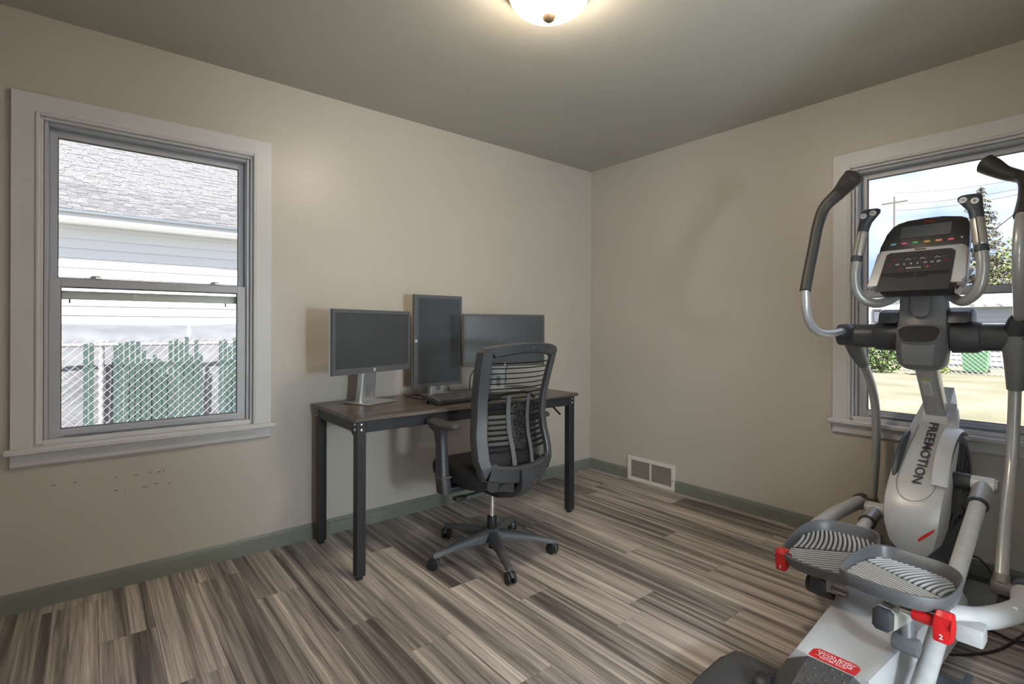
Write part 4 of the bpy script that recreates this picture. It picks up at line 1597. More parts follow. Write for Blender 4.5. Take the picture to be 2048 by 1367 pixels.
# rear stabiliser: two wheel-shaped end pods on a cross bar
b_ = B()
tube(b_, [(-1.70, EY - 0.30, 0.040), (-1.70, EY + 0.30, 0.040)], 0.028, 16)
obj('rear_stabilizer', b_, M_TUBE, ell)
for side in (1, -1):
    b_ = B()
    pod = [(-1.455, 0.020), (-1.470, 0.055), (-1.520, 0.076), (-1.600, 0.084), (-1.74, 0.084), (-1.84, 0.060), (-1.87, 0.004), (-1.455, 0.004)]
    prism(b_, [Vector((x, EY + side * 0.140, z)) for x, z in pod], (0, side * 0.150, 0), 0.010)
    pd_ = obj('stabilizer_pod', b_, mat('pod_charcoal', (0.060, 0.063, 0.070), 0.42, bump=0.06, bscale=300), ell, angle=40)
    b_ = B()
    cyl(b_, (-1.62, EY + side * 0.118, 0.058), (-1.62, EY + side * 0.160, 0.058), 0.058, 28, bev=0.006)
    obj('transport_wheel', b_, M_KEYB, pd_)
# side rails where the rollers run
for side in (-1,):
    b_ = B()
    box(b_, (-1.62, EY + side * 0.190 - 0.045, 0.004), (-1.02, EY + side * 0.190 + 0.045, 0.022), 0.004)
    tube(b_, [(-1.62, EY + side * 0.235, 0.028), (-1.02, EY + side * 0.235, 0.050)], 0.010, 10)
    obj('roller_track', b_, mat('track_blue_grey', (0.16, 0.19, 0.23), 0.35, 0.3), ell)
# front base
b_ = B()
fb_ = [(-0.120, 0.14), (-0.120, -0.14), (-0.20, -0.20), (-0.45, -0.215), (-0.60, -0.16), (-0.60, 0.16), (-0.45, 0.215), (-0.20, 0.20)]
prism(b_, [Vector((x, EY + y, 0.012)) for x, y in fb_], (0, 0, 0.040), 0.010)
obj('front_base', b_, mat('base_light_grey', (0.30, 0.31, 0.32), 0.45, var=0.05, vscale=20), ell)
b_ = B()
tube(b_, [(-0.16, EY - 0.28, 0.035), (-0.16, EY + 0.28, 0.035)], 0.030, 16)
obj('front_stabilizer', b_, M_GRAPH, ell)
for side in (1, -1):
    b_ = B()
    cyl(b_, (-0.16, EY + side * 0.255, 0.034), (-0.16, EY + side * 0.300, 0.034), 0.034, 24, bev=0.006)
    obj('stabilizer_cap', b_, M_KEYB, ell)


# pedals
PEDAL = [(-0.190, -0.050), (-0.172, -0.105), (-0.090, -0.130), (0.050, -0.138), (0.150, -0.130), (0.186, -0.090), (0.184, 0.000), (0.172, 0.056), (0.128, 0.102), (0.050, 0.128), (-0.070, 0.136), (-0.140, 0.122), (-0.182, 0.076), (-0.194, 0.010)]


def pedal(side, c, pitch, yaw):
    """local a forward, b outward; outline loop around the foot plate"""
    cp_, sp_ = math.cos(pitch), math.sin(pitch)
    cw, sw = math.cos(yaw), math.sin(yaw)

    def P(a, b, h):
        x, z = a * cp_ - h * sp_, a * sp_ + h * cp_
        y = side * b
        return Vector((c[0] + x * cw - y * sw, c[1] + x * sw + y * cw, c[2] + z))
    loop = catmull([Vector((a, b, 0)) for a, b in PEDAL], 5, True)

    def rimh(a):
        t = max(0.0, min(1.0, (a + 0.19) / 0.38))
        return 0.015 + 0.028 * t * t * (3 - 2 * t)
    b_ = B()
    rings = []
    for k, hf, h0 in ((0.80, 0, -0.030), (0.93, 0, -0.026), (0.985, 0, -0.008), (1.0, 0.55, 0), (0.995, 0.93, 0), (0.975, 1.0, 0), (0.950, 0.93, 0), (0.915, 0.25, 0), (0.89, 0.0, 0.0)):
        rings.append([P(v.x * k, v.y * k, h0 + hf * rimh(v.x)) for v in loop])
    loft(b_, rings, caps=False)
    b_.faces.new([b_.verts.new(P(v.x * 0.80, v.y * 0.80, -0.030)) for v in loop])
    pd = obj('pedal', b_, M_PEDAL, ell, angle=45)
    b_ = B()
    loft(b_, [[P(v.x * 0.905, v.y * 0.905, h) for v in loop] for h in (-0.004, 0.0004)])
    obj('tread_mat', b_, M_GRAPH, pd, angle=45)

    def inside(a, b, k=0.865):
        n, cnt = len(loop), False
        for i in range(n):
            x1, y1 = loop[i].x * k, loop[i].y * k
            x2, y2 = loop[(i + 1) % n].x * k, loop[(i + 1) % n].y * k
            if (y1 > b) != (y2 > b) and a < (x2 - x1) * (b - y1) / (y2 - y1) + x1:
                cnt = not cnt
        return cnt
    # dividing line from rear outer to front inner; straight ribs behind it, arched ribs in front
    def run(path, r, hgt, q):
        cur = []
        for a, b in path:
            if inside(a, b):
                cur.append(P(a, b, hgt))
            else:
                if len(cur) > 2:
                    tube(q, cur, r, 6)
                cur = []
        if len(cur) > 2:
            tube(q, cur, r, 6)
    q1, q2 = B(), B()
    def div(b):
        return -0.015 - 0.55 * b if side < 0 else -0.015 - 0.55 * b
    for i in range(10):
        off = 0.010 + i * 0.0158
        run([(div(b) - off * 1.15, b) for b in [-0.13 + 0.26 * k / 40 for k in range(41)]], 0.0042, 0.002, q1)
    for i in range(19):
        b0 = -0.150 + i * 0.0160
        run([(a, b0 + 0.035 * ((a + 0.02) / 0.17) ** 2 - 0.02) for a in [-0.12 + 0.30 * k / 40 for k in range(41)] if a > div(b0 + 0.035 * ((a + 0.02) / 0.17) ** 2 - 0.02) + 0.004], 0.0050, 0.003, q2)
    obj('straight_ribs', q1, M_RIB, pd)
    obj('arched_ribs', q2, M_RIB, pd)
    b_ = B()
    loft(b_, [[P(a, b, h) for a, b in ((-0.12 * k, -0.05 * k), (0.10 * k, -0.05 * k), (0.10 * k, 0.06 * k), (-0.12 * k, 0.06 * k))] for k, h in ((1.05, -0.029), (1.0, -0.042), (0.8, -0.058))])
    obj('pedal_bracket', b_, mat('cream_metal', (0.50, 0.49, 0.46), 0.45), pd, smooth=False)
    return P, pd


def knob(P, pd, a, b, h, side, digit, neck=0.056):
    """red quick-adjust knob: stem across the machine, finger plate at its outer end"""
    b_ = B()
    tube(b_, [P(a, b - neck - 0.039, h), P(a, b - neck - 0.006, h)], 0.012, 12)
    obj('knob_stem', b_, M_CHROME, pd)
    b_ = B()
    tube(b_, [P(a, b - neck - 0.010, h), P(a, b - 0.010, h)], 0.0165, 14)
    pl = [(-0.024, -0.040), (0.014, -0.042), (0.024, -0.028), (0.018, -0.005), (0.024, 0.016), (0.018, 0.032), (-0.010, 0.036), (-0.022, 0.024), (-0.017, 0.0), (-0.026, -0.022)]
    va = [P(a + x, b - 0.016, h + z) for x, z in pl]
    prism(b_, va, P(a, b + 0.022, h) - P(a, b - 0.016, h), 0.006)
    kn_ = obj('adjust_knob', b_, M_RED, pd, angle=40)
    text('knob_digit', digit, frame_matrix(P(a - 0.0262, b + 0.003, h - 0.026), (0, -1, 0), (0, 0, 1)), 0.018, M_WHITEINK, kn_, 0.0003, offset=0.0004)


# right pedal (rearward, heel raised) and left pedal (forward, toe raised)
PR, pdr = pedal(-1, (-1.295, -2.425, 0.405), math.radians(-7.0), math.radians(-4))
PLf, pdl = pedal(1, (-1.000, -2.125, 0.310), math.radians(6.0), math.radians(3))
knob(PR, pdr, -0.135, 0.132, -0.046, -1, '2')
knob(PLf, pdl, -0.140, 0.118, -0.014, 1, '1', 0.018)
for P, pd, side, h0 in ((PR, pdr, -1, -0.09), (PLf, pdl, 1, -0.075)):
    b_ = B()
    loft(b_, [[P(-0.155 + da, 0.000 + q * 0.024 * k, h0 + z * 0.030 * k) for q, z in ((-1, -0.7), (-0.6, -1), (0.6, -1), (1, -0.7), (1, 0.7), (0.6, 1), (-0.6, 1), (-1, 0.7))] for da, k in ((0, 0.8), (0.004, 1), (0.02, 1))])
    obj('end_cap', b_, M_GRAPH, pd)
    b_ = B()
    loft(b_, [[P(a, q * 0.026, h0 + z * 0.032) for q, z in ((-1, -0.7), (-0.6, -1), (0.6, -1), (1, -0.7), (1, 0.7), (0.6, 1), (-0.6, 1), (-1, 0.7))] for a in (-0.135, 0.12)])
    obj('pedal_beam', b_, MATS['cream_metal'], pd, angle=40)
    b_ = B()
    tube(b_, [P(0.02, 0.0, h0), P(-0.01, 0.020, h0 - 0.085)], [0.026, 0.018], 14)
    cyl(b_, P(-0.01, -0.014, h0 - 0.09), P(-0.01, 0.050, h0 - 0.09), 0.026, 18, bev=0.004)
    obj('link_foot', b_, M_GRAPH2, pd)
# bent pedal arms from the handlebar joints to the pedals
for side, P in ((-1, PR), (1, PLf)):
    j = JOINTS[side] + Vector((0, side * 0.052, -0.012))
    m1 = P(0.150, 0.155, -0.075)
    m0 = P(0.05, 0.085, -0.075)
    mid = j.lerp(m1, 0.45) + Vector((0, side * 0.030, -0.006))
    b_ = B()
    path = catmull([j + Vector((0.030, 0, 0.0)), j + Vector((-0.03, side * 0.004, 0)), mid, m1, m0], 7)
    tube(b_, path, 0.031, 18)
    pa = obj('pedal_arm', b_, M_TUBEW, ell)
    b_ = B()
    cyl(b_, j + Vector((0.034, 0, 0)), j + Vector((-0.012, 0, 0)), 0.039, 22, bev=0.006)
    obj('arm_clamp', b_, M_GRAPH, pa)
    b_ = B()
    tube(b_, [j + Vector((0.005, -side * 0.06, 0)), j + Vector((0.005, 0.0, 0))], 0.018, 12)
    obj('joint_pin', b_, M_STEEL, pa)
fp = on(1943, 1258, 'y', -2.575)
b_ = B()
box(b_, fp + Vector((-0.032, -0.030, -0.034)), fp + Vector((0.032, 0.030, 0.018)), 0.006, 2)
obj('arm_foot', b_, M_TUBEW, ell)
b_ = B()
lp_ = JOINTS[-1].lerp(PR(0.15, 0.155, -0.075), 0.62)
Ml = frame_matrix(lp_ + Vector((-0.033, -0.052, 0.0)), (0.2, -1, 0), (0, 0, 1))
box(b_, (-0.010, -0.024, 0), (0.010, 0.024, 0.0015), 0, 1, Ml)
obj('arm_label', b_, M_LOGO, ell, smooth=False)

# fixed grips with pulse sensors and buttons, one each side of the console
for side in (1, -1):
    def G(x, y, z):
        return Vector((x, EY + side * y, z))
    b_ = B()
    path = catmull([G(-0.50, 0.085, 1.305), G(-0.535, 0.120, 1.275), G(-0.585, 0.155, 1.270), G(-0.62, 0.195, 1.308), G(-0.625, 0.208, 1.380), G(-0.615, 0.203, 1.455)], 6)
    tube(b_, path, 0.0195, 16)
    gr = obj('fixed_grip', b_, M_TUBE, ell)
    b_ = B()
    g0, g1 = G(-0.616, 0.203, 1.455), G(-0.592, 0.186, 1.585)
    dg_ = (g1 - g0).normalized()
    tube(b_, [g0 - dg_ * 0.006, g0 + dg_ * 0.004, g0 + dg_ * 0.012, g1, g1 + dg_ * 0.02], [0.0225, 0.0235, 0.0215, 0.0215, 0.0225], 18)
    obj('grip_core', b_, M_NAVY, gr)
    # two metal sensor halves with a dark seam
    for hs in (-1, 1):
        b_ = B()
        arc = []
        for t in (0.0, 0.05, 0.12, 0.88, 0.95, 1.0):
            c = (g0 + dg_ * 0.016).lerp(g1 - dg_ * 0.004, t)
            k = {0.0: 0.86, 0.05: 1.0, 0.12: 1.02, 0.88: 1.02, 0.95: 1.0, 1.0: 0.86}[t]
            e1 = Vector((-1, 0, 0))
            e1 = (e1 - dg_ * e1.dot(dg_)).normalized()
            e2 = dg_.cross(e1)
            arc.append([c + (e1 * math.cos(q) + e2 * math.sin(q)) * (0.0228 * k) for q in [hs * (0.10 + 1.25 * i / 7) for i in range(8)]]
                       + [c + (e1 * math.cos(q) + e2 * math.sin(q)) * 0.018 for q in [hs * (1.35 - 1.25 * i / 7) for i in range(8)]])
        loft(b_, arc)
        obj('pulse_sensor', b_, M_SENSOR, gr, angle=50)
    # head with two round buttons
    hc = g1 + dg_ * 0.055 + Vector((0, -side * 0.008, 0))
    b_ = B()
    rings = []
    for t, wv, dv, ox in ((0.0, 0.0225, 0.022, 0.0), (0.25, 0.024, 0.023, -0.002), (0.5, 0.030, 0.024, -0.008), (0.75, 0.037, 0.024, -0.013), (0.92, 0.036, 0.022, -0.013), (1.0, 0.027, 0.015, -0.012)):
        c = g1 + dg_ * (0.012 + 0.082 * t) + Vector((0, -side * (-ox) * -1.0, 0))
        c = g1 + dg_ * (0.012 + 0.082 * t) + Vector((0, side * ox, 0))
        rings.append([c + Vector((dv * math.cos(q), wv * math.sin(q), 0)) for q in [2 * math.pi * i / 20 for i in range(20)]])
    loft(b_, rings)
    hd = obj('grip_head', b_, M_NAVY, gr, angle=60)
    for i, off in enumerate((-0.017, 0.017)):
        c = g1 + dg_ * (0.012 + 0.082 * 0.66) + Vector((-0.0235, side * -0.013 + off, 0.004 * (i * 2 - 1) * side * -1))
        b_ = B()
        cyl(b_, c + Vector((0.004, 0, 0)), c + Vector((-0.003, 0, 0.0012)), 0.0125, 20, bev=0.0015)
        bt = obj('grip_button', b_, M_LOGO, hd)
        sym = ('-', '+')[1 - i] if side < 0 else ('^', 'v')[i]
        b_ = B()
        cb_ = c + Vector((-0.0034, 0, 0.0012))
        if side < 0:
            box(b_, cb_ + Vector((-0.0006, -0.006, -0.0012)), cb_ + Vector((0, 0.006, 0.0012)))
            if i == 0:
                box(b_, cb_ + Vector((-0.0006, -0.0012, -0.006)), cb_ + Vector((0, 0.0012, 0.006)))
        else:
            sg = 1 if i == 0 else -1
            tube(b_, [cb_ + Vector((0, -0.005, -0.003 * sg)), cb_ + Vector((0, 0, 0.003 * sg)), cb_ + Vector((0, 0.005, -0.003 * sg))], 0.001, 6)
        obj('button_symbol', b_, M_GRAPH, bt, smooth=False)

# console: display panel above, control panel with fan grille below
ct, cbm = Vector((-0.462, EY, 1.625)), Vector((-0.520, EY, 1.490))
cu = (ct - cbm).normalized()                       # up along the display
cnr = Vector((-cu.z, 0, cu.x))                     # out of the display, towards the user
MC = frame_matrix(cbm, (0, -1, 0), cu)             # x right, y up the display, z out
b_ = B()
LU = (ct - cbm).length
pan = [(-0.150, -0.030), (0.150, -0.030), (0.151, 0.02), (0.147, 0.105), (0.140, LU - 0.018), (0.120, LU - 0.006), (0.06, LU + 0.003), (0.0, LU + 0.004), (-0.06, LU), (-0.090, LU - 0.006),
       (-0.110, LU - 0.022), (-0.128, LU - 0.060), (-0.146, 0.030)]
pts_f = [MC @ Vector((a, q, 0)) for a, q in pan]
prism(b_, pts_f, -cnr * 0.045, 0.006)
disp = obj('display_panel', b_, M_PANEL, ell, angle=40)
b_ = B()
box(b_, (-0.078, 0.062, 0.0), (0.092, 0.118, 0.0012), 0, 1, MC)
obj('lcd_screen', b_, M_LCD, disp, smooth=False)
b_ = B()
for pth in ([(-0.012, 0.126), (-0.004, 0.138), (0.004, 0.130), (0.012, 0.136)], [(0.012, 0.136), (0.018, 0.129), (0.026, 0.131)]):
    tube(b_, catmull([MC @ Vector((a + 0.01, q, 0.001)) for a, q in pth], 5), 0.0012, 6)
obj('brand_mark', b_, M_REDINK, disp)
BTN = [(0.12, 0.35, 0.50), (0.70, 0.05, 0.20), (0.08, 0.45, 0.10), (0.70, 0.38, 0.06), (0.75, 0.25, 0.08), (0.70, 0.05, 0.06)]
for i, cbn in enumerate(BTN):
    x = -0.098 + 0.0385 * i
    b_ = B()
    box(b_, (x - 0.011, 0.030, 0.0), (x + 0.011, 0.041, 0.0022), 0.001, 1, MC)
    bt = obj('program_button', b_, mat('button_%d' % i, cbn, 0.35), disp)
    b_ = B()
    box(b_, (x - 0.006, 0.0345, 0.0022), (x + 0.006, 0.0365, 0.0027), 0, 1, MC)
    obj('button_print', b_, M_WHITEINK, bt, smooth=False)
    b_ = B()
    box(b_, (x - 0.008, 0.048, 0.0), (x + 0.006, 0.0495, 0.0006), 0, 1, MC)
    obj('panel_print', b_, M_GRAPH2, disp, smooth=False)
b_ = B()
cyl(b_, MC @ Vector((0.128, 0.040, 0)), MC @ Vector((0.128, 0.040, 0.001)), 0.004, 12)
obj('audio_jack', b_, M_CHROME, disp)
# control panel: silver surround flaring towards the user, dark face
k0, k1 = Vector((-0.530, EY, 1.497)), Vector((-0.612, EY, 1.340))
kd = (k0 - k1).normalized()
kn2 = Vector((-kd.z, 0, kd.x))
MK = frame_matrix(k1, (0, -1, 0), kd)
LK = (k0 - k1).length
b_ = B()
so1 = [(-0.168, 0.0), (0.150, 0.002), (0.155, 0.03), (0.156, LK - 0.03), (0.146, LK - 0.004), (0.13, LK + 0.004), (-0.135, LK + 0.002), (-0.150, LK - 0.012)]
prism(b_, [MK @ Vector((a, q, 0)) for a, q in so1], -kn2 * 0.05, 0.008)
ctl = obj('control_panel', b_, M_SILVER, ell, angle=40)
b_ = B()
fi = [(-0.132, -0.030), (0.108, -0.030), (0.112, 0.02), (0.116, LK - 0.035), (0.110, LK - 0.024), (0.098, LK - 0.018), (-0.100, LK - 0.018), (-0.112, LK - 0.026)]
prism(b_, [MK @ Vector((a, q, 0.0)) for a, q in fi], kn2 * 0.004, 0.0)
face = obj('control_face', b_, M_PANEL, ctl, smooth=False)
b_ = B()
box(b_, (-0.018, LK - 0.010, 0.0), (0.020, LK - 0.005, 0.0008), 0, 1, MK)
obj('tray_slot', b_, M_KEYB, ctl, smooth=False)
for q0, a0, a1 in ((0.052, -0.118, 0.106), (0.043, -0.118, 0.102), (0.034, -0.07, 0.04)):
    b_ = B()
    box(b_, (a0, q0, 0.004), (-0.005, q0 + 0.0055, 0.0055), 0, 1, MK)
    box(b_, (0.0, q0, 0.004), (a1, q0 + 0.0055, 0.0055), 0, 1, MK)
    obj('fan_slot', b_, MATS['deep_black'], ctl, smooth=False)
for txt, a, q, sz, m_ in (('10', -0.070, 0.098, 0.011, M_WHITEINK), ('5', -0.045, 0.098, 0.011, M_WHITEINK), ('0', -0.022, 0.099, 0.011, M_WHITEINK), ('5', 0.000, 0.099, 0.011, M_WHITEINK),
                          ('10', 0.024, 0.100, 0.011, M_WHITEINK), ('15', 0.046, 0.100, 0.011, M_WHITEINK), ('20', 0.068, 0.101, 0.011, M_WHITEINK), ('RESISTANCE', -0.012, 0.078, 0.0075, M_WHITEINK),
                          ('+', 0.034, 0.078, 0.026, M_REDINK), ('-', -0.056, 0.078, 0.030, M_REDINK)):
    text('panel_lettering', txt, MK @ Matrix.Translation((a, q, 0.0043)), sz, m_, face, 0.0002, 1.2, offset=0.0002)
for a, q, up_ in ((-0.098, 0.098, -1), (0.094, 0.104, 1)):
    b_ = B()
    tube(b_, [MK @ Vector((a - 0.009, q - 0.004 * up_, 0.0045)), MK @ Vector((a, q + 0.004 * up_, 0.0045)), MK @ Vector((a + 0.009, q - 0.004 * up_, 0.0045))], 0.0012, 6)
    obj('incline_arrow', b_, M_REDINK, face)
for i in range(4):
    a = -0.080 + 0.048 * i
    b_ = B()
    tube(b_, [MK @ Vector((a - 0.010, 0.118, 0.0045)), MK @ Vector((a - 0.003, 0.126, 0.0045)), MK @ Vector((a + 0.002, 0.120, 0.0045)), MK @ Vector((a + 0.008, 0.121, 0.0045))], 0.0010, 6)
    obj('figure_print', b_, M_WHITEINK if i else M_REDINK, face)
    b_ = B()
    box(b_, (a + 0.012, 0.123, 0.004), (a + 0.030, 0.1245, 0.0046), 0, 1, MK)
    obj('figure_print', b_, M_GRAPH2, face, smooth=False)
# rounded dark chin below the control panel, with speaker slots
b_ = B()
chin = []
for t in range(7):
    q = t / 6 * math.pi / 2
    z = 1.340 - 0.046 * math.sin(q) - 0.0
    x = -0.612 + 0.075 * (1 - math.cos(q))
    hw = 0.130 - 0.018 * (t / 6)
    chin.append([Vector((x, EY + hw, z)), Vector((x - 0.004, EY + hw * 0.5, z)), Vector((x - 0.004, EY - hw * 0.5, z)), Vector((x, EY - hw, z)), Vector((-0.47, EY - hw, max(z, 1.300))), Vector((-0.47, EY + hw, max(z, 1.300)))])
loft(b_, chin)
ch = obj('console_chin', b_, M_PANEL, ell, angle=40)
b_ = B()
loft(b_, [[Vector((x, EY + a * hw, z)) for x, a, z in ((-0.60, 1, 1.345), (-0.44, 1, 1.40), (-0.44, -1, 1.40), (-0.60, -1, 1.345))] for hw in (0.155,)] + [[Vector((x, EY + a * 0.115, z)) for x, a, z in ((-0.565, 1, 1.305), (-0.45, 1, 1.31), (-0.45, -1, 1.31), (-0.565, -1, 1.305))]])
obj('console_back', b_, M_GRAPH, ell, angle=30)
for zz in (1.318, 1.308):
    b_ = B()
    box(b_, (-0.602 + (1.318 - zz) * 0.8, EY - 0.10, zz), (-0.590, EY + 0.10, zz + 0.003))
    obj('speaker_slot', b_, MATS['deep_black'], ch, smooth=False)

# power cord trailing from the machine
cordz = 0.005
pts = [on(2075, 1250, 'z', cordz), on(2048, 1268, 'z', cordz), on(2000, 1297, 'z', cordz), on(1950, 1307, 'z', cordz), on(1900, 1308, 'z', cordz), on(1870, 1300, 'z', cordz)]
b_ = B()
tube(b_, catmull(pts, 8), 0.0042, 8)
tag(obj('power_cord', b_, M_CABLE), 'black power cord curving across the floor beside the elliptical trainer', 'cord', 'cords by the elliptical')
pts = [on(1962, 1251, 'z', cordz), on(2000, 1268, 'z', cordz), on(2030, 1281, 'z', cordz + 0.004), on(2070, 1285, 'z', cordz)]
b_ = B()
tube(b_, catmull(pts, 8), 0.0042, 8)
tag(obj('power_cord', b_, M_CABLE), 'black cord end lying under the pedal arm of the trainer', 'cord', 'cords by the elliptical')
pts = [on(1940, 1111, 'x', -0.028), on(1955, 1114, 'x', -0.035), on(1972, 1130, 'x', -0.040), on(1985, 1148, 'x', -0.050), on(1995, 1172, 'x', -0.060)]
pts = [Vector((p.x, p.y, max(p.z, 0.006))) for p in pts]
b_ = B()
tube(b_, catmull(pts, 8), 0.0035, 8)
tag(obj('power_cord', b_, M_CABLE), 'thin black lead looping over the baseboard behind the trainer', 'cord', 'cords by the elliptical')

# ------------------------------------------------------------------ outdoors
GZ = -0.40
M_GRASS = mat('dry_lawn', (0.085, 0.090, 0.045), 0.9, vcol=(0.175, 0.152, 0.112), vscale=0.55, bump=0.8, bscale=30)
M_GALV = mat('galvanised_steel', (0.26, 0.27, 0.28), 0.45, 0.3)
M_SLAT = mat('green_fence_slat', (0.020, 0.045, 0.040), 0.55, var=0.25, vscale=30)
M_SIDING = mat('white_siding', (0.74, 0.75, 0.76), 0.55)
M_SHING = mat('grey_shingle', (0.070, 0.071, 0.076), 0.9, var=0.25, vscale=18, bump=0.4, bscale=120)
M_SHING2 = mat('light_grey_shingle', (0.088, 0.089, 0.093), 0.9, var=0.25, vscale=18, bump=0.4, bscale=120)
M_TARP = mat('grey_tarp', (0.21, 0.22, 0.245), 0.55, var=0.15, vscale=3)
M_LEAF = mat('bush_leaf', (0.060, 0.105, 0.022), 0.6, var=0.35, vscale=9)
M_LEAFY = mat('pale_leaf', (0.130, 0.170, 0.040), 0.6, var=0.35, vscale=9)
M_NEEDLE = mat('spruce_needle', (0.040, 0.058, 0.034), 0.7, vcol=(0.15, 0.13, 0.085), vscale=2.5)
M_BARK = mat('bark', (0.060, 0.045, 0.035), 0.9)


def dep(u, v, t):
    x, y = u - 1024, v - HORIZ
    x, y = x * math.cos(ROLL) + y * math.sin(ROLL), -x * math.sin(ROLL) + y * math.cos(ROLL)
    return CAM + (FWD + RGT * (x / FPX) - UP * (y / FPX)) * t


b_ = B()
NX = 40
g0, g1 = -30.0, 70.0
vs = [[b_.verts.new((g0 + (g1 - g0) * i / NX, g0 + (g1 - g0) * j / NX, GZ)) for j in range(NX + 1)] for i in range(NX + 1)]
for i in range(NX):
    for j in range(NX):
        b_.faces.new((vs[i][j], vs[i + 1][j], vs[i + 1][j + 1], vs[i][j + 1]))
struct('yard_ground', b_, M_GRASS, smooth=False)

# --- neighbour's house seen through the first window
HX0, HX1 = -9.5, 5.0
EAVE_Y, WALL_Y = 8.25, 8.75
EZ = on(300, 433, 'y', EAVE_Y).z
nh = thing('neighbour_house', 'white sided house with grey shingle roof beyond the slatted fence', 'house', ((HX0 + HX1) / 2, 10.5, GZ))
b_ = B()
box(b_, (HX0, WALL_Y + 0.03, GZ), (HX1, 13.0, EZ - 0.10))
obj('wall', b_, M_SIDING, nh, smooth=False)
sb = B()
L_ = (HX1 - HX0) / 2
prism(sb, [Vector((-L_, 0.028, 0)), Vector((-L_, -0.004, 0)), Vector((-L_, 0.018, 0.172)), Vector((-L_, 0.028, 0.172))], (2 * L_, 0, 0))
sme = mesh_from(sb, 'siding_board', False)
sme.materials.append(M_SIDING)
z = GZ + 0.25
while z < EZ - 0.20:
    inst('siding_board', sme, ((HX0 + HX1) / 2, WALL_Y, z), nh)
    z += 0.165
b_ = B()
box(b_, (HX0 - 0.3, EAVE_Y, EZ - 0.20), (HX1 + 0.3, EAVE_Y + 0.025, EZ - 0.02), 0.003)
obj('fascia', b_, M_SIDING, nh, smooth=False)
b_ = B()
box(b_, (HX0 - 0.3, EAVE_Y + 0.02, EZ - 0.20), (HX1 + 0.3, WALL_Y + 0.05, EZ - 0.185))
obj('soffit', b_, M_SIDING, nh, smooth=False)
b_ = B()
tube(b_, [(HX0, EAVE_Y - 0.012, EZ - 0.195), (-4.5, EAVE_Y - 0.012, EZ - 0.185), (-3.2, EAVE_Y - 0.014, EZ - 0.205), (-1.0, EAVE_Y - 0.012, EZ - 0.190), (HX1, EAVE_Y - 0.012, EZ - 0.2)], 0.007, 6)
obj('eave_wire', b_, mat('wire_grey', (0.20, 0.20, 0.19), 0.6), nh)
PIT = math.radians(35)
rd = Vector((0, math.cos(PIT), math.sin(PIT)))
rn = Vector((0, -math.sin(PIT), math.cos(PIT)))
b_ = B()
e0 = Vector((HX0 - 0.3, EAVE_Y - 0.05, EZ - 0.03))
RL = 5.6
prism(b_, [e0, e0 + Vector((HX1 - HX0 + 0.6, 0, 0)), e0 + Vector((HX1 - HX0 + 0.6, 0, 0)) + rd * RL, e0 + rd * RL], rn * -0.04)
obj('roof_deck', b_, M_SHING, nh, smooth=False)
b_ = B()
box(b_, (HX0 - 0.3, EAVE_Y - 0.056, EZ - 0.075), (HX1 + 0.3, EAVE_Y - 0.045, EZ - 0.022))
obj('drip_edge', b_, mat('drip_edge_grey', (0.085, 0.10, 0.12), 0.5), nh, smooth=False)
# shingles, row by row; the 300 that show largest are parts of their own
shm = []
for wv in (0.13, 0.17, 0.22):
    for m_ in (M_SHING, M_SHING2):
        q = B()
        box(q, (-wv / 2, -0.005, 0), (wv / 2, 0.095, 0.004))
        bmesh.ops.rotate(q, verts=q.verts[:], cent=(0, 0, 0), matrix=Matrix.Rotation(PIT, 3, 'X'))
        me = mesh_from(q, 'shingle', False)
        me.materials.append(m_)
        shm.append((wv, me))
xs0 = on(104, 420, 'y', EAVE_Y).x - 0.35
xs1 = on(486, 440, 'y', EAVE_Y).x + 0.35
rng = random.Random(3)
count = 0
rest = B()
for row in range(58):
    x = xs0 - rng.random() * 0.3 - row * 0.008
    xe = xs1 + row * 0.08
    while x < xe:
        wv, me = rng.choice(shm)
        lift = 0.002 + (0.007 if rng.random() < 0.42 else 0.0)
        p = Vector((x + wv / 2, EAVE_Y - 0.05, EZ - 0.03)) + rd * (row * 0.082) + rn * lift
        if count < 300:
            inst('shingle', me, p, nh)
            count += 1
        else:
            c = [p + Vector((sx * wv / 2, 0, 0)) + rd * a + rn * h for sx, a, h in ((-1, -0.005, 0), (1, -0.005, 0), (1, 0.095, 0), (-1, 0.095, 0), (-1, -0.005, 0.004), (1, -0.005, 0.004), (1, 0.095, 0.004), (-1, 0.095, 0.004))]
            vv = [rest.verts.new(k) for k in c]
            for f in ((4, 5, 6, 7), (0, 1, 5, 4), (1, 2, 6, 5), (3, 0, 4, 7)):
                rest.faces.new([vv[i] for i in f])
        x += wv + 0.004
obj('shingles_upper', rest, M_SHING2, nh, smooth=False, kind='stuff')

# --- tarp draped over a long stack between fence and house
TY0 = 6.56
b_ = B()
rng = random.Random(11)
NXT, NZT = 90, 26
prof = [(0.0, GZ + 0.02), (0.02, 0.0), (0.05, 0.45), (0.08, 0.80), (0.14, 1.02), (0.30, 1.14), (0.60, 1.20), (1.00, 1.22)]
from mathutils import noise as mnoise
rows_ = []
pp = catmull([Vector((a, q, 0)) for a, q in prof], 4)
for i in range(NXT + 1):
    x = -6.6 + 8.4 * i / NXT
    r_ = []
    for v in pp:
        n1 = mnoise.noise(Vector((x * 0.9, v.y * 1.1, v.x))) * 0.05 + mnoise.noise(Vector((x * 2.6 + v.y * 2.0, v.y * 3.2, 5))) * 0.035 + mnoise.noise(Vector((x * 7, v.y * 8, 9))) * 0.014
        zt = v.y + (0.05 * math.sin(x * 0.9 + 0.5) if v.y > 0.7 else 0)
        r_.append(b_.verts.new((x, TY0 + v.x - n1, max(zt + 0.3 * n1 * (1 if v.y > 0 else 0), GZ + 0.005))))
    rows_.append(r_)
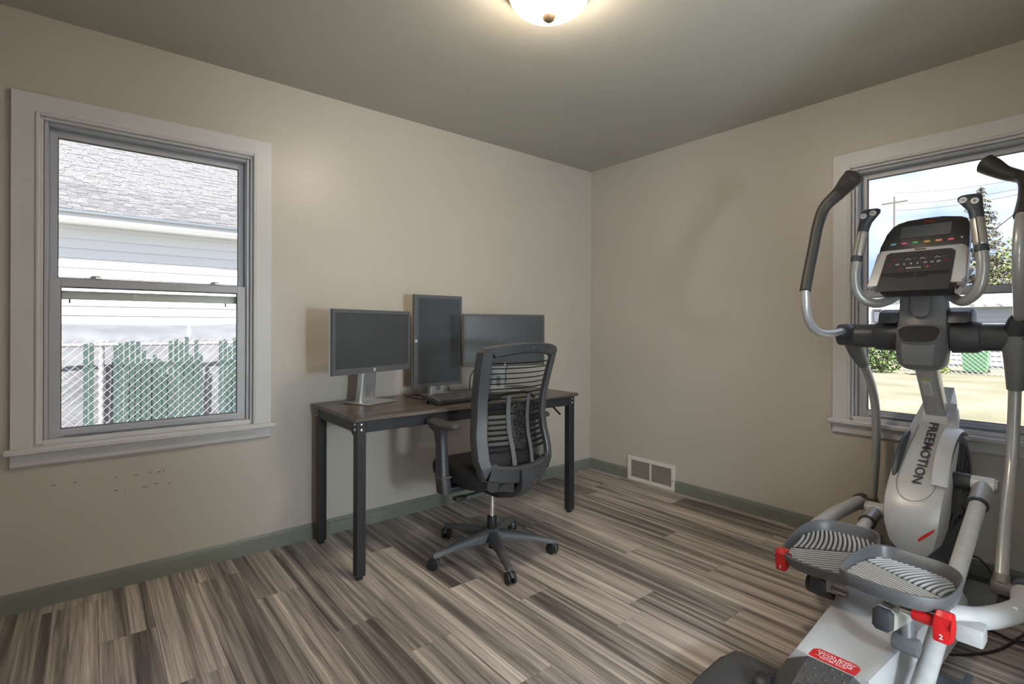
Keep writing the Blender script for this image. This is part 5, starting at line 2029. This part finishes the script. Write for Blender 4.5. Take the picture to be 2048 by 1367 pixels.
for i in range(NXT):
    for k in range(len(pp) - 1):
        b_.faces.new((rows_[i][k], rows_[i + 1][k], rows_[i + 1][k + 1], rows_[i][k + 1]))
bmesh.ops.solidify(b_, geom=b_.faces[:], thickness=0.02)
tag(obj('tarpaulin', b_, M_TARP, angle=80), 'wrinkled pale grey tarpaulin draped over a stack behind the slatted fence', 'tarp')

# --- chain-link fence with green privacy slats
FY = 6.30
FXA, FXB = on(60, 690, 'y', FY).x, on(560, 690, 'y', FY).x
FZ = on(300, 688, 'y', FY).z
fence = thing('chain_link_fence', 'chain-link fence with uneven dark green privacy slats before the tarpaulin', 'fence', ((FXA + FXB) / 2, FY, GZ), 'chain-link fences')
b_ = B()
tube(b_, [(FXA, FY + 0.03, FZ), (FXB, FY + 0.03, FZ)], 0.024, 10)
obj('top_rail', b_, M_GALV, fence)
px_ = on(203, 700, 'y', FY + 0.03).x
for xx in (px_, px_ + 3.0):
    b_ = B()
    cyl(b_, (xx, FY + 0.06, GZ), (xx, FY + 0.06, FZ + 0.02), 0.035, 14)
    ps = obj('post', b_, M_GALV, fence)
    b_ = B()
    lathe(b_, [(0.040, 0), (0.040, 0.03), (0.02, 0.055), (0, 0.06)], (xx, FY + 0.06, FZ + 0.015), 'z', 14)
    obj('post_cap', b_, M_GALV, ps)


def link_mesh(P, width, height, pitch, r, q):
    """diamond wires; P(a, h) -> point"""
    n = int((width + height) / pitch) + 1
    for i in range(n):
        c = i * pitch - height
        for sgn in (1, -1):
            a0, h0, a1, h1 = c, 0.0, c + height, height
            if a0 < 0:
                h0, a0 = -a0, 0.0
            if a1 > width:
                h1, a1 = h1 - (a1 - width), width
            if a1 - a0 < 0.02:
                continue
            if sgn < 0:
                a0, a1 = width - a0, width - a1
            tube(q, [P(a0, h0), P(a1, h1)], r, 3, caps=False)


q = B()
link_mesh(lambda a, h: Vector((FXA + a, FY + (0.0), GZ + 0.05 + h)), FXB - FXA, FZ - GZ + 0.02, 0.115, 0.0024, q)
obj('link_wire', q, mat('fence_wire', (0.24, 0.245, 0.25), 0.5, 0.2), fence, kind='stuff')
SL = [(545, 500), (582, 495), (736, 508), (768, 495), (805, 487), (842, 482), (878, 485), (915, 540), (947, 597), (985, 570), (1015, 595), (1047, 612), (1085, 482), (1120, 468),
      (1153, 487), (1187, 455), (1215, 570), (1248, 477), (1277, 565), (1403, 480), (1432, 470), (1461, 518), (1492, 462), (1516, 480), (1546, 490)]
for cxp, cyp in SL:
    u, v = cxp / 3.179, 530 + cyp / 3.179
    t = on(u, v, 'y', FY + 0.012)
    b_ = B()
    box(b_, (t.x - 0.0255, FY + 0.006, GZ + 0.05), (t.x + 0.0255, FY + 0.016, t.z), 0.002)
    obj('slat', b_, M_SLAT, fence, smooth=False)

# --- view through the second window: fence, bin, garage, house, trees, wires
F2X = 19.5
yA, yB = on(1690, 700, 'x', F2X).y, on(2075, 700, 'x', F2X).y
fence2 = thing('chain_link_fence', 'plain chain-link fence across the back of the dry lawn', 'fence', (F2X, (yA + yB) / 2, GZ), 'chain-link fences')
F2Z = GZ + 1.35
b_ = B()
tube(b_, [(F2X, yA, F2Z), (F2X, yB, F2Z)], 0.026, 8)
obj('top_rail', b_, M_GALV, fence2)
yy = on(1896, 700, 'x', F2X).y
for dy in (-4.8, -2.4, 0, 2.4):
    b_ = B()
    cyl(b_, (F2X, yy + dy, GZ), (F2X, yy + dy, F2Z + 0.03), 0.035, 10)
    obj('post', b_, M_GALV, fence2)
q = B()
link_mesh(lambda a, h: Vector((F2X - 0.03, yB + a, GZ + 0.02 + h)), yA - yB, F2Z - GZ, 0.14, 0.006, q)
obj('link_wire', q, MATS['fence_wire'], fence2, kind='stuff')

bc = on(1952, 750, 'z', GZ)
bc = Vector((20.6, on(1952, 720, 'x', 20.6).y, GZ))
binr = thing('wheelie_bin', 'green wheeled rubbish bin standing behind the plain chain-link fence', 'bin', tuple(bc))
M_BIN = mat('bin_green', (0.045, 0.150, 0.060), 0.5)
b_ = B()
loft(b_, [[bc + Vector((sx * hx, sy * hy, z)) for sx, sy in ((-1, -1), (1, -1), (1, 1), (-1, 1))] for z, hx, hy in ((0.06, 0.26, 0.27), (0.10, 0.27, 0.29), (0.98, 0.36, 0.37), (1.00, 0.38, 0.40))])
obj('body', b_, M_BIN, binr, smooth=False)
b_ = B()
loft(b_, [[bc + Vector((sx * hx + ox, sy * hy, z)) for sx, sy in ((-1, -1), (1, -1), (1, 1), (-1, 1))] for z, hx, hy, ox in ((1.00, 0.41, 0.42, 0), (1.04, 0.41, 0.42, 0), (1.10, 0.30, 0.34, 0.02))])
obj('lid', b_, M_BIN, binr, smooth=False)
for sy in (-1, 1):
    b_ = B()
    cyl(b_, bc + Vector((0.26, sy * 0.25, 0.11)), bc + Vector((0.26, sy * 0.32, 0.11)), 0.11, 18)
    obj('wheel', b_, M_KEYB, binr)

GX = 24.0
gyL, gyR = on(1838, 620, 'x', GX).y, on(2300, 620, 'x', GX).y
gar = thing('garage', 'pale grey lap-sided garage with a speckled roof behind the bin', 'garage', (GX + 3, (gyL + gyR) / 2, GZ))
gz1 = on(1980, 606, 'x', GX).z
M_GSID = mat('garage_siding', (0.36, 0.38, 0.41), 0.6)
b_ = B()
box(b_, (GX + 0.03, gyR, GZ), (GX + 6, gyL, gz1))
obj('wall', b_, M_GSID, gar, smooth=False)
sb = B()
L_ = (gyL - gyR) / 2
prism(sb, [Vector((0.03, -L_, 0)), Vector((-0.02, -L_, 0)), Vector((0.015, -L_, 0.195)), Vector((0.03, -L_, 0.195))], (0, 2 * L_, 0))
gme = mesh_from(sb, 'siding_board', False)
gme.materials.append(M_GSID)
z = GZ + 0.1
while z < gz1 - 0.1:
    inst('siding_board', gme, (GX, (gyL + gyR) / 2, z), gar)
    z += 0.19
b_ = B()
prism(b_, [Vector((GX - 0.35, gyR - 0.3, gz1 - 0.03)), Vector((GX + 3.0, gyR - 0.3, gz1 + 0.80)), Vector((GX + 6.3, gyR - 0.3, gz1 - 0.03)), Vector((GX + 6.3, gyR - 0.3, gz1 - 0.15)), Vector((GX - 0.35, gyR - 0.3, gz1 - 0.15))], (0, gyL - gyR + 0.6, 0))
obj('roof', b_, mat('speckled_roof', (0.10, 0.10, 0.105), 0.9, vcol=(0.42, 0.42, 0.42), vscale=5.5), gar, smooth=False)

WX = 30.0
wyL, wyR = on(1560, 620, 'x', WX).y, on(1812, 620, 'x', WX).y
wh = thing('white_house', 'white house with one dark-framed window beyond the lawn', 'house', (WX + 3, (wyL + wyR) / 2, GZ))
wz1 = on(1760, 583, 'x', WX).z
b_ = B()
box(b_, (WX, wyR, GZ), (WX + 6, wyL, wz1))
obj('wall', b_, M_SIDING, wh, smooth=False)
b_ = B()
prism(b_, [Vector((WX - 0.4, wyR - 0.3, wz1)), Vector((WX + 3, wyR - 0.3, wz1 + 0.25)), Vector((WX + 6.4, wyR - 0.3, wz1))], (0, wyL - wyR + 0.6, 0))
obj('roof', b_, mat('pale_roof', (0.30, 0.30, 0.31), 0.9), wh, smooth=False)
wc = on(1755, 631, 'x', WX - 0.02)
b_ = B()
ww, whh = 0.22, 0.36
for p0, p1 in (((-0.05, -ww, -whh), (0.02, -ww + 0.08, whh)), ((-0.05, ww - 0.08, -whh), (0.02, ww, whh)), ((-0.05, -ww + 0.08, whh - 0.08), (0.02, ww - 0.08, whh)), ((-0.05, -ww + 0.08, -whh), (0.02, ww - 0.08, -whh + 0.06))):
    box(b_, wc + Vector(p0), wc + Vector(p1))
wfr = obj('window', b_, mat('dark_window_frame', (0.06, 0.06, 0.065), 0.5), wh, smooth=False)
b_ = B()
box(b_, wc + Vector((-0.015, -ww + 0.08, -whh + 0.06)), wc + Vector((0.0, ww - 0.08, whh - 0.08)))
obj('pane', b_, mat('far_pane', (0.12, 0.13, 0.15), 0.2), wfr, smooth=False)


def leaf_cloud(q, pts, size, rg):
    for p in pts:
        n = Vector((rg.uniform(-1, 1), rg.uniform(-1, 1), rg.uniform(-0.4, 1))).normalized()
        a = n.orthogonal().normalized()
        b2 = n.cross(a)
        an = rg.uniform(0, 6.28)
        e1 = (a * math.cos(an) + b2 * math.sin(an)) * size * rg.uniform(0.6, 1.3)
        e2 = (b2 * math.cos(an) - a * math.sin(an)) * size * rg.uniform(0.3, 0.6)
        q.faces.new([q.verts.new(k) for k in (p - e1, p + e2 * 0.8 - e1 * 0.2, p + e1, p - e2 * 0.8 - e1 * 0.2)])


def bush(name, label, c, rx_, ry_, h, n, size, mat_, seed, cat='shrub', group=None, trunk=0.0):
    rg = random.Random(seed)
    t = thing(name, label, cat, tuple(c), group)
    pts = []
    for i in range(n):
        while True:
            v = Vector((rg.uniform(-1, 1), rg.uniform(-1, 1), rg.uniform(-1, 1)))
            if 0.35 < v.length < 1:
                break
        k = 1 + 0.35 * mnoise.noise(v * 2.2 + Vector((seed, 0, 0)))
        pts.append(Vector(c) + Vector((v.x * rx_ * k, v.y * ry_ * k, trunk + (v.z * 0.5 + 0.5) * h * k)))
    q = B()
    leaf_cloud(q, pts, size, rg)
    obj('foliage', q, mat_, t, smooth=False)
    q = B()
    for i in range(5):
        a = rg.uniform(0, 6.28)
        tube(q, [Vector(c), Vector(c) + Vector((math.cos(a) * rx_ * 0.3, math.sin(a) * ry_ * 0.3, trunk + h * 0.4)), Vector(c) + Vector((math.cos(a) * rx_ * 0.6, math.sin(a) * ry_ * 0.6, trunk + h * 0.75))], [0.04 * h, 0.025 * h, 0.008 * h], 6)
    obj('stems', q, M_BARK, t)
    return t


def gp(u, x):
    p = on(u, 700, 'x', x)
    return (x, p.y, GZ)


bush('leafy_shrub', 'loose green shrub against the plain chain-link fence', gp(1762, 18.2), 0.6, 0.8, 1.15, 900, 0.085, M_LEAF, 5)
bush('leafy_shrub', 'low green weeds in front of the plain fence beside the loose shrub', gp(1862, 18.2), 0.45, 0.5, 0.55, 600, 0.075, M_LEAFY, 6)
bush('leafy_shrub', 'small bright green bush below the white house window', gp(1736, 28.0), 0.5, 0.42, 1.65, 500, 0.12, M_LEAFY, 8)
bush('leafy_shrub', 'yellow green bush beside the white house window', gp(1785, 27.0), 0.5, 0.5, 1.75, 600, 0.12, mat('yellow_leaf', (0.22, 0.19, 0.06), 0.6, var=0.3, vscale=9), 9)
c_ = dep(2010, 560, 34)
bush('leafy_tree', 'rounded pale green tree beside the spruce', (c_.x, c_.y, GZ), 2.0, 2.0, 4.2, 1800, 0.20, M_LEAFY, 12, 'tree', None, 2.6)
# spruce
tip = dep(1962, 372, 31)
sp_ = thing('spruce_tree', 'tall brown-green spruce rising behind the garage', 'tree', (tip.x, tip.y, GZ))
q = B()
tube(q, [(tip.x, tip.y, GZ), (tip.x, tip.y, tip.z - 0.3)], [0.22, 0.02], 8)
obj('trunk', q, M_BARK, sp_)
rg = random.Random(21)
q, q2 = B(), B()
HT = tip.z - GZ
z = tip.z - 0.15
k = 0
while z > GZ + 1.2:
    f = (tip.z - z) / HT
    R_ = 0.12 + 2.9 * f ** 0.85
    nb = 5 + int(6 * f)
    for i in range(nb):
        a = rg.uniform(0, 6.28)
        L_ = R_ * rg.uniform(0.65, 1.1)
        d_ = Vector((math.cos(a), math.sin(a), 0))
        o_ = Vector((tip.x, tip.y, z))
        e_ = o_ + d_ * L_ - UP * (L_ * 0.22)
        tube(q2, [o_, e_], [0.02, 0.006], 4, caps=False)
        m_ = int(7 + 16 * L_)
        leaf_cloud(q, [o_.lerp(e_, rg.uniform(0.15, 1.0)) + Vector((rg.uniform(-1, 1), rg.uniform(-1, 1), rg.uniform(-1.2, 0.4))) * (0.05 + 0.10 * L_ * 0.5) for _ in range(m_)], 0.12, rg)
    z -= 0.22 + 0.10 * f
    k += 1
obj('foliage', q, M_NEEDLE, sp_, smooth=False)
obj('branches', q2, M_BARK, sp_, smooth=False)
# utility pole with cross arm, and overhead wires
pt = dep(1789, 393, 48)
pole = thing('utility_pole', 'distant wooden utility pole with a short cross arm against the sky', 'pole', (pt.x, pt.y, GZ))
M_POLE = mat('weathered_pole', (0.10, 0.085, 0.075), 0.9)
b_ = B()
cyl(b_, (pt.x, pt.y, GZ), (pt.x, pt.y, pt.z), 0.10, 10, 0.07)
obj('post', b_, M_POLE, pole)
b_ = B()
box(b_, (pt.x - 0.06, pt.y - 1.0, pt.z - 0.62), (pt.x + 0.06, pt.y + 1.0, pt.z - 0.50))
obj('cross_arm', b_, M_POLE, pole, smooth=False)
for dy in (-0.9, 0.9):
    b_ = B()
    cyl(b_, (pt.x, pt.y + dy, pt.z - 0.5), (pt.x, pt.y + dy, pt.z - 0.36), 0.04, 8)
    obj('insulator', b_, M_GALV, pole)
WIRE = mat('overhead_wire', (0.16, 0.16, 0.17), 0.6)
for (u0, v0), (u1, v1), lab in (((1788, 386), (2070, 352), 'highest of the overhead wires leaving the utility pole'),
                                ((1788, 408), (2070, 371), 'middle overhead wire leaving the utility pole'),
                                ((1788, 421), (2070, 382), 'lowest of the overhead wires leaving the utility pole')):
    a, c = dep(u0 + 3, v0, 47.0), dep(u1, v1, 36)
    b_ = B()
    tube(b_, [a.lerp(c, i / 16) - UP * (0.25 * math.sin(math.pi * i / 16)) for i in range(17)], 0.018, 5)
    tag(obj('overhead_wire', b_, WIRE), lab, 'wire', 'overhead wires')
a, c = dep(1972, 470, 22), dep(2075, 385, 16)
b_ = B()
tube(b_, [a.lerp(c, i / 10) - UP * (0.08 * math.sin(math.pi * i / 10)) for i in range(11)], 0.02, 5)
tag(obj('service_cable', b_, WIRE), 'thick service cable slanting down in front of the spruce', 'wire', 'overhead wires')
